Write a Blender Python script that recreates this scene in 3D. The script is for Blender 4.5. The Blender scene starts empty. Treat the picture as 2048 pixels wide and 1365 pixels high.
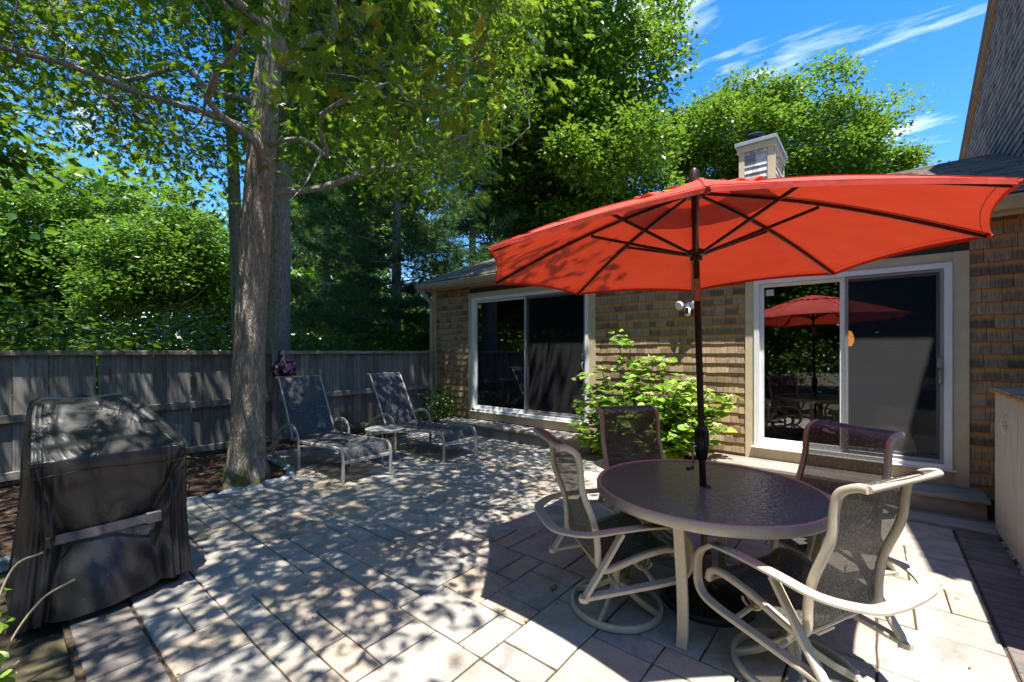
import bpy, math, random
import numpy as np
from mathutils import Vector, Matrix
R = math.radians
rnd = random.Random(7)
rng = np.random.default_rng(11)
sc = bpy.context.scene
col = sc.collection

# ---------------------------------------------------------------- camera, sky, sun
FPX, HORIZON, YAW, EYE = 874.0, 703.0, R(39.65), 1.55
cam = bpy.data.cameras.new('camera'); cam.lens = 36 * FPX / 2048; cam.sensor_width = 36
cam.shift_y = (HORIZON - 682.5) / 2048; cam.clip_start = 0.02; cam.clip_end = 2000
cam_o = bpy.data.objects.new('camera', cam); col.objects.link(cam_o)
cam_o.location = (0, 0, EYE); cam_o.rotation_euler = (R(90), 0, YAW)
sc.camera = cam_o
SUN_TO = Vector((0.2136, -0.194, 1.0)).normalized()
world = bpy.data.worlds.new('World'); sc.world = world; world.use_nodes = True
wn = world.node_tree; wn.nodes.clear()
def N(nt, t, **kw):
    n = nt.nodes.new(t)
    for k, v in kw.items():
        if k == 'inp':
            for a, b in v.items(): n.inputs[a].default_value = b
        else: setattr(n, k, v)
    return n
def L(nt, a, b): nt.links.new(a, b)
sky = N(wn, 'ShaderNodeTexSky', sky_type='NISHITA', sun_disc=False, sun_elevation=math.asin(SUN_TO.z),
        sun_rotation=math.atan2(SUN_TO.x, SUN_TO.y), air_density=1.0, dust_density=0.15, ozone_density=3.0)
hs = N(wn, 'ShaderNodeHueSaturation', inp={'Hue': 0.507, 'Saturation': 1.36, 'Value': 0.84})
L(wn, sky.outputs[0], hs.inputs['Color'])
tc = N(wn, 'ShaderNodeTexCoord'); sep = N(wn, 'ShaderNodeSeparateXYZ'); L(wn, tc.outputs['Generated'], sep.inputs[0])
den = N(wn, 'ShaderNodeMath', operation='MAXIMUM', inp={1: 0.08}); L(wn, sep.outputs['Z'], den.inputs[0])
dx = N(wn, 'ShaderNodeMath', operation='DIVIDE'); L(wn, sep.outputs['X'], dx.inputs[0]); L(wn, den.outputs[0], dx.inputs[1])
dy = N(wn, 'ShaderNodeMath', operation='DIVIDE'); L(wn, sep.outputs['Y'], dy.inputs[0]); L(wn, den.outputs[0], dy.inputs[1])
cmb = N(wn, 'ShaderNodeCombineXYZ'); L(wn, dx.outputs[0], cmb.inputs[0]); L(wn, dy.outputs[0], cmb.inputs[1])
mp = N(wn, 'ShaderNodeMapping', inp={'Location': (3.075, 1.08, 0), 'Rotation': (0, 0, R(25)), 'Scale': (0.75, 1.9, 1)}); L(wn, cmb.outputs[0], mp.inputs[0])
cn = N(wn, 'ShaderNodeTexNoise', inp={'Scale': 1.0, 'Detail': 9.0, 'Roughness': 0.56, 'Distortion': 0.35}); L(wn, mp.outputs[0], cn.inputs[0])
cr = N(wn, 'ShaderNodeValToRGB'); L(wn, cn.outputs[0], cr.inputs[0])
cr.color_ramp.elements[0].position = 0.55; cr.color_ramp.elements[0].color = (0, 0, 0, 1)
cr.color_ramp.elements[1].position = 0.76; cr.color_ramp.elements[1].color = (1, 1, 1, 1)
cmx = N(wn, 'ShaderNodeMixRGB', inp={'Color2': (5.2, 5.5, 5.9, 1)}); L(wn, cr.outputs[0], cmx.inputs[0]); L(wn, hs.outputs[0], cmx.inputs[1])
bg = N(wn, 'ShaderNodeBackground', inp={'Strength': 0.15}); L(wn, cmx.outputs[0], bg.inputs[0])
wo = N(wn, 'ShaderNodeOutputWorld'); L(wn, bg.outputs[0], wo.inputs[0])
sun = bpy.data.lights.new('sun', 'SUN'); sun.energy = 4.6; sun.angle = R(0.53); sun.color = (1.0, 0.945, 0.85)
sun_o = bpy.data.objects.new('sun', sun); col.objects.link(sun_o)
sun_o.rotation_euler = (-SUN_TO).to_track_quat('-Z', 'Y').to_euler(); sun_o.location = (3, -3, 20)
sc.view_settings.view_transform = 'Standard'; sc.view_settings.look = 'None'
sc.view_settings.exposure = 1.55; sc.view_settings.gamma = 1.0; sc.view_settings.use_curve_mapping = False
sc.cycles.max_bounces = 8; sc.cycles.transparent_max_bounces = 24; sc.cycles.caustics_reflective = False; sc.cycles.caustics_refractive = False

# camera geometry used to place things seen in the photograph
FW = np.array([-math.sin(YAW), math.cos(YAW), 0]); RT = np.array([math.cos(YAW), math.sin(YAW), 0]); CAM = np.array([0, 0, EYE])
def project(P):
    v = np.asarray(P, float) - CAM; d = v @ FW; d = np.where(np.abs(d) < 1e-3, 1e-3, d)
    return 1024 + FPX * (v @ RT) / d, HORIZON - FPX * v[..., 2] / d, d
def at(px, py, depth):
    return CAM + FW * depth + RT * ((px - 1024) / FPX * depth) + np.array([0, 0, 1.0]) * ((HORIZON - py) / FPX * depth)

# ---------------------------------------------------------------- materials
def new_mat(name):
    m = bpy.data.materials.new(name); m.use_nodes = True; nt = m.node_tree
    b = nt.nodes['Principled BSDF']; out = nt.nodes['Material Output']
    return m, nt, b, out
def ramp(nt, src, stops):
    r = N(nt, 'ShaderNodeValToRGB'); L(nt, src, r.inputs[0]); cr_ = r.color_ramp
    while len(cr_.elements) < len(stops): cr_.elements.new(0.5)
    for e, (p, c) in zip(cr_.elements, stops): e.position = p; e.color = (*c, 1)
    return r
def noise(nt, scale, detail=6, rough=0.6, vec=None, dist=0.0):
    n = N(nt, 'ShaderNodeTexNoise', inp={'Scale': scale, 'Detail': detail, 'Roughness': rough, 'Distortion': dist})
    if vec is not None: L(nt, vec, n.inputs['Vector'])
    return n
def mixc(nt, fac, a, b, mode='MIX'):
    m = N(nt, 'ShaderNodeMixRGB', blend_type=mode)
    for i, v in ((0, fac), (1, a), (2, b)):
        if isinstance(v, (int, float)): m.inputs[i].default_value = v
        elif isinstance(v, tuple): m.inputs[i].default_value = (*v, 1)
        else: L(nt, v, m.inputs[i])
    return m
def bump(nt, h, strength, dist, b):
    bp = N(nt, 'ShaderNodeBump', inp={'Strength': strength, 'Distance': dist}); L(nt, h, bp.inputs['Height']); L(nt, bp.outputs[0], b.inputs['Normal']); return bp
def objcoord(nt, rand=True, scale=(1, 1, 1)):
    t = N(nt, 'ShaderNodeTexCoord'); m = N(nt, 'ShaderNodeMapping', inp={'Scale': scale}); L(nt, t.outputs['Object'], m.inputs[0])
    if rand:
        oi = N(nt, 'ShaderNodeObjectInfo'); mu = N(nt, 'ShaderNodeMath', operation='MULTIPLY', inp={1: 37.0}); L(nt, oi.outputs['Random'], mu.inputs[0])
        L(nt, mu.outputs[0], m.inputs['Location'])
    return m.outputs[0]
def rand_val(nt):
    oi = N(nt, 'ShaderNodeObjectInfo'); g = N(nt, 'ShaderNodeNewGeometry')
    a = N(nt, 'ShaderNodeMath', operation='ADD'); L(nt, oi.outputs['Random'], a.inputs[0]); L(nt, g.outputs['Random Per Island'], a.inputs[1])
    f = N(nt, 'ShaderNodeMath', operation='FRACT'); L(nt, a.outputs[0], f.inputs[0]); return f.outputs[0]
def simple(name, c, rough=0.5, metal=0.0, var=0.12, nscale=12, bmp=0.05, spec=0.5, stretch=(1, 1, 1)):
    m, nt, b, out = new_mat(name); v = objcoord(nt, True, stretch)
    n = noise(nt, nscale, 6, 0.65, v)
    lo = tuple(max(0, x * (1 - var * 1.6)) for x in c); hi = tuple(min(1, x * (1 + var)) for x in c)
    r = ramp(nt, n.outputs[0], [(0.3, lo), (0.7, hi)]); L(nt, r.outputs[0], b.inputs['Base Color'])
    b.inputs['Roughness'].default_value = rough; b.inputs['Metallic'].default_value = metal; b.inputs['Specular IOR Level'].default_value = spec
    if bmp: bump(nt, n.outputs[0], bmp, 0.01, b)
    return m
M = {}
def leaf_mat(name, dark, light, trans, gloss=0.35, tfac=0.42):
    m, nt, b, out = new_mat(name)
    rv = rand_val(nt); t = N(nt, 'ShaderNodeTexCoord'); n = noise(nt, 0.55, 3, 0.5, t.outputs['Object'])
    a = N(nt, 'ShaderNodeMath', operation='ADD'); L(nt, rv, a.inputs[0]); L(nt, n.outputs[0], a.inputs[1])
    h = N(nt, 'ShaderNodeMath', operation='MULTIPLY', inp={1: 0.5}); L(nt, a.outputs[0], h.inputs[0])
    r = ramp(nt, h.outputs[0], [(0.15, tuple(x * .7 for x in dark)), (0.4, dark), (0.7, light), (0.92, (light[0] * 1.45, light[1] * 1.15, light[2] * 1.3))]); L(nt, r.outputs[0], b.inputs['Base Color'])
    b.inputs['Roughness'].default_value = gloss; b.inputs['Specular IOR Level'].default_value = 0.4
    tr = N(nt, 'ShaderNodeBsdfTranslucent'); tm = mixc(nt, 0.5, r.outputs[0], trans, 'MIX'); L(nt, tm.outputs[0], tr.inputs[0])
    mx = N(nt, 'ShaderNodeMixShader', inp={0: tfac}); L(nt, b.outputs[0], mx.inputs[1]); L(nt, tr.outputs[0], mx.inputs[2]); L(nt, mx.outputs[0], out.inputs[0])
    return m
M['oak'] = leaf_mat('oak leaf', (0.055, 0.14, 0.014), (0.165, 0.30, 0.026), (0.38, 0.58, 0.03))
M['wood_leaf'] = leaf_mat('broadleaf foliage', (0.05, 0.125, 0.017), (0.155, 0.28, 0.028), (0.26, 0.44, 0.03))
M['far_leaf'] = leaf_mat('sunny broadleaf foliage', (0.055, 0.13, 0.012), (0.15, 0.27, 0.022), (0.28, 0.45, 0.03))
M['pine'] = leaf_mat('pine needles', (0.04, 0.11, 0.034), (0.13, 0.25, 0.07), (0.18, 0.36, 0.08), 0.5, 0.25)
M['hydrangea'] = leaf_mat('hydrangea leaf', (0.15, 0.30, 0.025), (0.32, 0.50, 0.07), (0.34, 0.52, 0.04), 0.4, 0.4)
M['petal_green'] = leaf_mat('pale flower head', (0.52, 0.58, 0.20), (0.74, 0.76, 0.45), (0.6, 0.7, 0.3), 0.6, 0.3)
M['petal_pink'] = leaf_mat('pink petal', (0.42, 0.10, 0.34), (0.72, 0.34, 0.62), (0.7, 0.3, 0.6), 0.5, 0.3)
M['petal_blue'] = leaf_mat('blue petal', (0.10, 0.22, 0.55), (0.30, 0.45, 0.75), (0.3, 0.5, 0.8), 0.5, 0.3)
M['dark_leaf'] = leaf_mat('dark shrub leaf', (0.02, 0.06, 0.015), (0.07, 0.15, 0.025), (0.12, 0.26, 0.03), 0.35, 0.35)

def bark_mat(name, c1, c2, moss=True, sc_=9.0):
    m, nt, b, out = new_mat(name); v = objcoord(nt, False, (1, 1, 0.16))
    v1 = N(nt, 'ShaderNodeTexVoronoi', feature='DISTANCE_TO_EDGE', inp={'Scale': sc_ * 4.2}); 
    nd = noise(nt, 6, 5, 0.6, v); mv = N(nt, 'ShaderNodeVectorMath', operation='MULTIPLY_ADD', inp={1: (0.30, 0.30, 0.30)}); L(nt, nd.outputs['Color'], mv.inputs[0]); L(nt, v, mv.inputs[2]); L(nt, mv.outputs[0], v1.inputs['Vector'])
    n2 = noise(nt, 26, 8, 0.7, v); n3 = noise(nt, 1.6, 4, 0.6, objcoord(nt, False))
    crk = ramp(nt, v1.outputs['Distance'], [(0.0, (0, 0, 0)), (0.30, (1, 1, 1))])
    hgt = mixc(nt, 0.58, crk.outputs[0], n2.outputs[0])
    cc = ramp(nt, hgt.outputs[0], [(0.1, tuple(x * 0.28 for x in c1)), (0.5, c1), (0.95, c2)])
    lich = ramp(nt, n3.outputs[0], [(0.5, (0, 0, 0)), (0.68, (1, 1, 1))])
    lf = N(nt, 'ShaderNodeMath', operation='MULTIPLY', inp={1: 0.55}); L(nt, lich.outputs[0], lf.inputs[0])
    c = mixc(nt, lf.outputs[0], cc.outputs[0], (0.46, 0.45, 0.41))
    if moss:
        t = N(nt, 'ShaderNodeTexCoord'); s = N(nt, 'ShaderNodeSeparateXYZ'); L(nt, t.outputs['Object'], s.inputs[0])
        mz = N(nt, 'ShaderNodeMapRange', inp={1: 0.0, 2: 0.75, 3: 1.0, 4: 0.0}); L(nt, s.outputs['Z'], mz.inputs[0])
        n4 = noise(nt, 5, 5, 0.65, t.outputs['Object']); nr = ramp(nt, n4.outputs[0], [(0.46, (0, 0, 0)), (0.58, (1, 1, 1))])
        mf = N(nt, 'ShaderNodeMath', operation='MULTIPLY'); L(nt, mz.outputs[0], mf.inputs[0]); L(nt, nr.outputs[0], mf.inputs[1])
        c = mixc(nt, mf.outputs[0], c.outputs[0], (0.10, 0.13, 0.025))
    L(nt, c.outputs[0], b.inputs['Base Color']); b.inputs['Roughness'].default_value = 0.9
    bump(nt, hgt.outputs[0], 0.9, 0.03, b); return m
M['bark'] = bark_mat('oak bark', (0.40, 0.325, 0.26), (0.62, 0.55, 0.47))
M['bark_grey'] = bark_mat('grey bark', (0.33, 0.31, 0.28), (0.58, 0.555, 0.52), False)

def paver_mat(name, cols, rough=0.85):
    m, nt, b, out = new_mat(name); oi = N(nt, 'ShaderNodeObjectInfo'); v = objcoord(nt, True)
    r = ramp(nt, oi.outputs['Random'], cols)
    n1 = noise(nt, 3.6, 5, 0.65, v, 0.8); n2 = noise(nt, 90, 6, 0.75, v); n3 = noise(nt, 330, 2, 0.5, v)
    tint = ramp(nt, n1.outputs[0], [(0.36, (0.34, 0.34, 0.35)), (0.52, (0.5, 0.5, 0.5)), (0.70, (0.58, 0.52, 0.47))])
    c = mixc(nt, 0.85, r.outputs[0], tint.outputs[0], 'OVERLAY')
    sp = ramp(nt, n2.outputs[0], [(0.25, (0.62, 0.62, 0.63)), (0.5, (1, 1, 1)), (0.8, (1.1, 1.08, 1.05))])
    c2 = mixc(nt, 1.0, c.outputs[0], sp.outputs[0], 'MULTIPLY')
    pit = ramp(nt, n3.outputs[0], [(0.27, (0.25, 0.25, 0.25)), (0.36, (1, 1, 1))]); c3 = mixc(nt, 0.8, c2.outputs[0], pit.outputs[0], 'MULTIPLY')
    ge = N(nt, 'ShaderNodeNewGeometry'); sn = noise(nt, 1.3, 7, 0.7, ge.outputs['Position'], 0.4); sr = ramp(nt, sn.outputs[0], [(0.36, (0.72, 0.69, 0.66)), (0.55, (1, 1, 1))]); c4 = mixc(nt, 0.8, c3.outputs[0], sr.outputs[0], 'MULTIPLY')
    L(nt, c4.outputs[0], b.inputs['Base Color']); b.inputs['Roughness'].default_value = rough; b.inputs['Specular IOR Level'].default_value = 0.25
    h = mixc(nt, 0.5, n2.outputs[0], n3.outputs[0]); bump(nt, h.outputs[0], 0.35, 0.004, b); return m
M['paver'] = paver_mat('concrete paver', [(0.0, (0.33, 0.32, 0.295)), (0.3, (0.38, 0.35, 0.30)), (0.5, (0.41, 0.34, 0.265)), (0.7, (0.34, 0.33, 0.305)), (1.0, (0.42, 0.385, 0.33))])
M['brick_dark'] = paver_mat('dark paver brick', [(0.0, (0.15, 0.14, 0.135)), (0.5, (0.19, 0.17, 0.155)), (1.0, (0.145, 0.13, 0.12))])
M['granite'] = simple('granite edging', (0.36, 0.39, 0.43), 0.8, 0, 0.45, 30, 0.5)
M['sand'] = simple('joint sand', (0.075, 0.05, 0.032), 0.95, 0, 0.5, 60, 0.5)
M['soil'] = simple('leaf litter ground', (0.085, 0.07, 0.038), 0.95, 0, 0.6, 5, 0.8)
M['mulch'] = simple('bark mulch', (0.06, 0.034, 0.022), 0.95, 0, 0.7, 22, 1.0)
def chip_mat():
    m, nt, b, out = new_mat('mulch chip'); r = ramp(nt, rand_val(nt), [(0, (0.05, 0.022, 0.012)), (0.6, (0.105, 0.052, 0.03)), (1, (0.26, 0.15, 0.09))])
    L(nt, r.outputs[0], b.inputs['Base Color']); b.inputs['Roughness'].default_value = 0.9; return m
M['chip'] = chip_mat()
def old_wood(name, c_lo, c_hi, axis):
    m, nt, b, out = new_mat(name); st = [14, 14, 14]; st[axis] = 0.8
    v = objcoord(nt, True, tuple(st)); n = noise(nt, 2.2, 8, 0.7, v, 0.5); n2 = noise(nt, 2.0, 4, 0.6, objcoord(nt, True))
    r = ramp(nt, n.outputs[0], [(0.22, tuple(x * 0.35 for x in c_lo)), (0.42, c_lo), (0.75, c_hi)])
    oi = N(nt, 'ShaderNodeObjectInfo'); k = ramp(nt, oi.outputs['Random'], [(0, (0.66, 0.66, 0.66)), (1, (1.12, 1.12, 1.1))])
    c = mixc(nt, 1.0, r.outputs[0], k.outputs[0], 'MULTIPLY'); d = ramp(nt, n2.outputs[0], [(0.3, (0.6, 0.58, 0.55)), (0.6, (1, 1, 1))])
    c2 = mixc(nt, 0.8, c.outputs[0], d.outputs[0], 'MULTIPLY'); L(nt, c2.outputs[0], b.inputs['Base Color']); b.inputs['Roughness'].default_value = 0.88
    bump(nt, n.outputs[0], 0.5, 0.004, b); return m
M['fence_v'] = old_wood('weathered fence wood', (0.20, 0.188, 0.17), (0.41, 0.385, 0.35), 2)
M['fence_h'] = old_wood('weathered fence rail', (0.21, 0.195, 0.175), (0.40, 0.375, 0.34), 1)
M['step'] = old_wood('grey step board', (0.27, 0.245, 0.225), (0.36, 0.33, 0.30), 0)
def shingle_mat(name, grey, brown, dark, amount):
    m, nt, b, out = new_mat(name); t = N(nt, 'ShaderNodeTexCoord'); s = N(nt, 'ShaderNodeSeparateXYZ'); L(nt, t.outputs['UV'], s.inputs[0])
    rv = rand_val(nt); mm = N(nt, 'ShaderNodeMath', operation='MULTIPLY', inp={1: 41.0}); L(nt, rv, mm.inputs[0])
    mp_ = N(nt, 'ShaderNodeMapping', inp={'Scale': (7.0, 0.45, 1)}); L(nt, t.outputs['UV'], mp_.inputs[0]); L(nt, mm.outputs[0], mp_.inputs['Location'])
    n = noise(nt, 2.4, 7, 0.7, mp_.outputs[0]); 
    ad = N(nt, 'ShaderNodeMath', operation='MULTIPLY_ADD', inp={1: 0.55}); L(nt, n.outputs[0], ad.inputs[0]); L(nt, s.outputs['Y'], ad.inputs[2])
    wf = ramp(nt, ad.outputs[0], [(0.70, (0, 0, 0)), (1.20, (1, 1, 1))])
    g = ramp(nt, rv, [(0, tuple(x * 0.42 for x in grey)), (0.5, grey), (1, tuple(x * 1.4 for x in grey))])
    st = ramp(nt, n.outputs[0], [(0.30, dark), (0.62, (1, 1, 1))]); g2 = mixc(nt, 1.0, g.outputs[0], st.outputs[0], 'MULTIPLY')
    wa = N(nt, 'ShaderNodeMath', operation='MULTIPLY', inp={1: amount}); L(nt, wf.outputs[0], wa.inputs[0])
    c = mixc(nt, wa.outputs[0], g2.outputs[0], brown); L(nt, c.outputs[0], b.inputs['Base Color'])
    b.inputs['Roughness'].default_value = 0.85; bump(nt, n.outputs[0], 0.5, 0.004, b); return m
M['shingle'] = shingle_mat('cedar shingle', (0.37, 0.275, 0.18), (0.50, 0.26, 0.085), (0.15, 0.135, 0.125), 0.95)
M['shingle_grey'] = shingle_mat('grey cedar shingle', (0.23, 0.235, 0.26), (0.22, 0.16, 0.12), (0.5, 0.5, 0.5), 0.45)
M['shingle_pale'] = shingle_mat('silvered cedar shingle', (0.52, 0.52, 0.53), (0.36, 0.33, 0.30), (0.65, 0.65, 0.65), 0.4)
def roof_mat():
    m, nt, b, out = new_mat('asphalt roof shingle'); rv = rand_val(nt); r = ramp(nt, rv, [(0, (0.17, 0.15, 0.135)), (0.5, (0.26, 0.225, 0.19)), (1, (0.34, 0.29, 0.24))])
    n = noise(nt, 160, 4, 0.8, objcoord(nt, False)); k = ramp(nt, n.outputs[0], [(0.3, (0.6, 0.6, 0.6)), (0.7, (1.15, 1.15, 1.15))])
    c = mixc(nt, 1.0, r.outputs[0], k.outputs[0], 'MULTIPLY'); L(nt, c.outputs[0], b.inputs['Base Color']); b.inputs['Roughness'].default_value = 0.95; bump(nt, n.outputs[0], 0.5, 0.006, b); return m
M['roof'] = roof_mat()
M['trim'] = simple('tan painted trim', (0.55, 0.455, 0.30), 0.55, 0, 0.08, 6, 0.05)
M['gutter'] = simple('tan gutter', (0.43, 0.36, 0.25), 0.4, 0, 0.08, 6, 0.0)
M['vinyl'] = simple('white vinyl', (0.74, 0.75, 0.76), 0.35, 0, 0.05, 5, 0.0)
M['grey_alu'] = simple('grey aluminium', (0.24, 0.245, 0.26), 0.45, 0.3, 0.08, 6, 0.0)
M['cedar_edge'] = simple('fresh cedar edge', (0.42, 0.20, 0.055), 0.8, 0, 0.3, 20, 0.2)
M['wall_back'] = simple('house sheathing', (0.07, 0.05, 0.035), 0.9, 0, 0.2, 8, 0)
M['room'] = simple('dim interior', (0.10, 0.095, 0.09), 0.9, 0, 0.1, 2, 0)
M['curtain'] = simple('pale curtain', (0.5, 0.5, 0.48), 0.9, 0, 0.1, 4, 0)
M['flue'] = simple('black flue metal', (0.035, 0.035, 0.04), 0.35, 0.6, 0.2, 8, 0)
M['lead'] = simple('grey cap flashing', (0.30, 0.33, 0.35), 0.5, 0.4, 0.1, 6, 0)
M['white_plastic'] = simple('white plastic', (0.78, 0.79, 0.8), 0.3, 0, 0.03, 4, 0)
M['black_plastic'] = simple('black plastic', (0.015, 0.015, 0.017), 0.25, 0, 0.1, 4, 0)
M['sticker_y'] = simple('yellow sticker', (0.62, 0.50, 0.08), 0.5, 0, 0.3, 60, 0)
M['sticker_w'] = simple('pale sticker', (0.55, 0.56, 0.50), 0.5, 0, 0.4, 60, 0)
M['frame'] = simple('taupe powder coat', (0.50, 0.445, 0.345), 0.38, 0.0, 0.06, 40, 0.04)
M['frame_grey'] = simple('silver taupe powder coat', (0.47, 0.445, 0.40), 0.38, 0.0, 0.06, 40, 0.04)
M['bronze'] = simple('dark bronze metal', (0.035, 0.022, 0.018), 0.35, 0.35, 0.15, 20, 0.03)
M['bronze_worn'] = simple('worn copper brown band', (0.33, 0.18, 0.13), 0.5, 0.1, 0.25, 40, 0.1)
M['cast'] = simple('dark cast iron base', (0.05, 0.035, 0.03), 0.55, 0.2, 0.3, 30, 0.3)
M['chrome'] = simple('chrome', (0.75, 0.74, 0.72), 0.18, 0.95, 0.05, 10, 0)
M['bin'] = simple('pinkish grey painted board', (0.43, 0.39, 0.375), 0.7, 0, 0.12, 9, 0.15, stretch=(5, 5, 0.4))
M['stem'] = simple('plant stem', (0.16, 0.13, 0.06), 0.8, 0, 0.2, 20, 0)
M['dry_stem'] = simple('dry pale twig', (0.50, 0.40, 0.25), 0.8, 0, 0.2, 20, 0)
M['strap'] = simple('grey strap webbing', (0.10, 0.10, 0.11), 0.6, 0, 0.15, 120, 0.2)
M['terracotta'] = simple('dark planter', (0.03, 0.03, 0.032), 0.5, 0, 0.1, 10, 0)
M['tan_leaf'] = simple('dead tan leaf', (0.28, 0.16, 0.06), 0.8, 0, 0.3, 30, 0)
def cover_mat():
    m, nt, b, out = new_mat('black grill cover fabric'); v = objcoord(nt, False); n = noise(nt, 5, 6, 0.6, v); w = noise(nt, 420, 2, 0.5, v); dsp = noise(nt, 150, 2, 0.4, v)
    r = ramp(nt, n.outputs[0], [(0.3, (0.015, 0.015, 0.016)), (0.7, (0.027, 0.027, 0.029))]); d = ramp(nt, dsp.outputs[0], [(0.74, (0, 0, 0)), (0.78, (1, 1, 1))])
    c = mixc(nt, d.outputs[0], r.outputs[0], (0.35, 0.34, 0.33)); L(nt, c.outputs[0], b.inputs['Base Color']); b.inputs['Roughness'].default_value = 0.34
    vs_ = objcoord(nt, False, (1, 1, 0.35)); cr1 = noise(nt, 4.2, 3, 0.5, vs_, 1.0); rd = N(nt, 'ShaderNodeMath', operation='SUBTRACT', inp={1: 0.5}); L(nt, cr1.outputs[0], rd.inputs[0]); ab = N(nt, 'ShaderNodeMath', operation='ABSOLUTE'); L(nt, rd.outputs[0], ab.inputs[0])
    rg = ramp(nt, ab.outputs[0], [(0.0, (1, 1, 1)), (0.10, (0.35, 0.35, 0.35)), (0.35, (0, 0, 0))]); h = mixc(nt, 0.12, rg.outputs[0], w.outputs[0]); bump(nt, h.outputs[0], 0.28, 0.022, b); return m
M['cover'] = cover_mat()
def canopy_mat():
    m, nt, b, out = new_mat('red umbrella fabric'); v = objcoord(nt, False); n = noise(nt, 2.2, 7, 0.65, v); w = noise(nt, 500, 2, 0.5, v); wr = noise(nt, 5, 3, 0.5, v, 1.0)
    r = ramp(nt, n.outputs[0], [(0.3, (0.44, 0.040, 0.028)), (0.7, (0.67, 0.09, 0.062))]); L(nt, r.outputs[0], b.inputs['Base Color']); b.inputs['Roughness'].default_value = 0.8
    b.inputs['Specular IOR Level'].default_value = 0.3; hm = mixc(nt, 0.06, wr.outputs[0], w.outputs[0]); bump(nt, hm.outputs[0], 0.35, 0.03, b)
    tr = N(nt, 'ShaderNodeBsdfTranslucent', inp={0: (0.72, 0.055, 0.014, 1)}); mx = N(nt, 'ShaderNodeMixShader', inp={0: 0.14})
    L(nt, b.outputs[0], mx.inputs[1]); L(nt, tr.outputs[0], mx.inputs[2]); L(nt, mx.outputs[0], out.inputs[0]); return m
M['canopy'] = canopy_mat()
def sling_mat(name, c0, c1, open_, sc_=3.2):
    m, nt, b, out = new_mat(name); v = objcoord(nt, True); n = noise(nt, 4.5, 3, 0.5, v, 1.2)
    mv = N(nt, 'ShaderNodeVectorMath', operation='MULTIPLY_ADD', inp={1: (0.5, 0.5, 0.5)}); L(nt, n.outputs['Color'], mv.inputs[0]); L(nt, v, mv.inputs[2])
    w = N(nt, 'ShaderNodeTexWave', wave_type='BANDS', bands_direction='DIAGONAL', inp={'Scale': sc_ * 2.5, 'Distortion': 9.0, 'Detail': 3.0, 'Detail Scale': 1.6}); L(nt, mv.outputs[0], w.inputs[0])
    r = ramp(nt, w.outputs[0], [(0.35, c0), (0.62, c1), (0.9, tuple(x * 0.6 for x in c0))])
    fine = noise(nt, 800, 1, 0.5, v); L(nt, r.outputs[0], b.inputs['Base Color']); b.inputs['Roughness'].default_value = 0.55
    bump(nt, fine.outputs[0], 0.3, 0.002, b)
    tp = N(nt, 'ShaderNodeBsdfTransparent'); f = ramp(nt, fine.outputs[0], [(0.40, (open_ * 1.3,) * 3), (0.60, (open_ * 0.7,) * 3)])
    mx = N(nt, 'ShaderNodeMixShader'); L(nt, f.outputs[0], mx.inputs[0]); L(nt, b.outputs[0], mx.inputs[1]); L(nt, tp.outputs[0], mx.inputs[2]); L(nt, mx.outputs[0], out.inputs[0]); return m
M['sling'] = sling_mat('patterned chair sling', (0.042, 0.042, 0.038), (0.24, 0.235, 0.20), 0.14)
M['sling_blue'] = sling_mat('patterned lounger sling', (0.038, 0.041, 0.047), (0.16, 0.165, 0.18), 0.06, 2.2)
def glass_mat(name, ior, tint):
    m, nt, b, out = new_mat(name); nt.nodes.remove(b); fr = N(nt, 'ShaderNodeFresnel', inp={'IOR': ior}); tp = N(nt, 'ShaderNodeBsdfTransparent', inp={0: (*tint, 1)})
    g = N(nt, 'ShaderNodeBsdfGlossy', inp={'Roughness': 0.0, 'Color': (0.95, 0.97, 1, 1)}); mx = N(nt, 'ShaderNodeMixShader')
    t = N(nt, 'ShaderNodeTexCoord'); n = noise(nt, 0.9, 2, 0.5, t.outputs['Object']); bp = N(nt, 'ShaderNodeBump', inp={'Strength': 0.05, 'Distance': 0.02}); L(nt, n.outputs[0], bp.inputs['Height']); L(nt, bp.outputs[0], g.inputs['Normal'])
    L(nt, fr.outputs[0], mx.inputs[0]); L(nt, tp.outputs[0], mx.inputs[1]); L(nt, g.outputs[0], mx.inputs[2]); L(nt, mx.outputs[0], out.inputs[0]); return m
M['glass'] = glass_mat('door glass', 2.3, (0.6, 0.63, 0.62))
def table_glass():
    m, nt, b, out = new_mat('textured table glass'); v = objcoord(nt, False, (1, 1, 0)); n = noise(nt, 38, 3, 0.5, v, 0.8); n2 = noise(nt, 2, 3, 0.5, v)
    b.inputs['Base Color'].default_value = (0.16, 0.27, 0.24, 1); b.inputs['Roughness'].default_value = 0.12; b.inputs['Specular IOR Level'].default_value = 0.75
    bump(nt, n.outputs[0], 0.30, 0.02, b); tp = N(nt, 'ShaderNodeBsdfTransparent', inp={0: (0.72, 0.75, 0.76, 1)}); mx = N(nt, 'ShaderNodeMixShader', inp={0: 0.28})
    L(nt, b.outputs[0], mx.inputs[1]); L(nt, tp.outputs[0], mx.inputs[2]); L(nt, mx.outputs[0], out.inputs[0]); return m
M['table_glass'] = table_glass()
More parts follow.
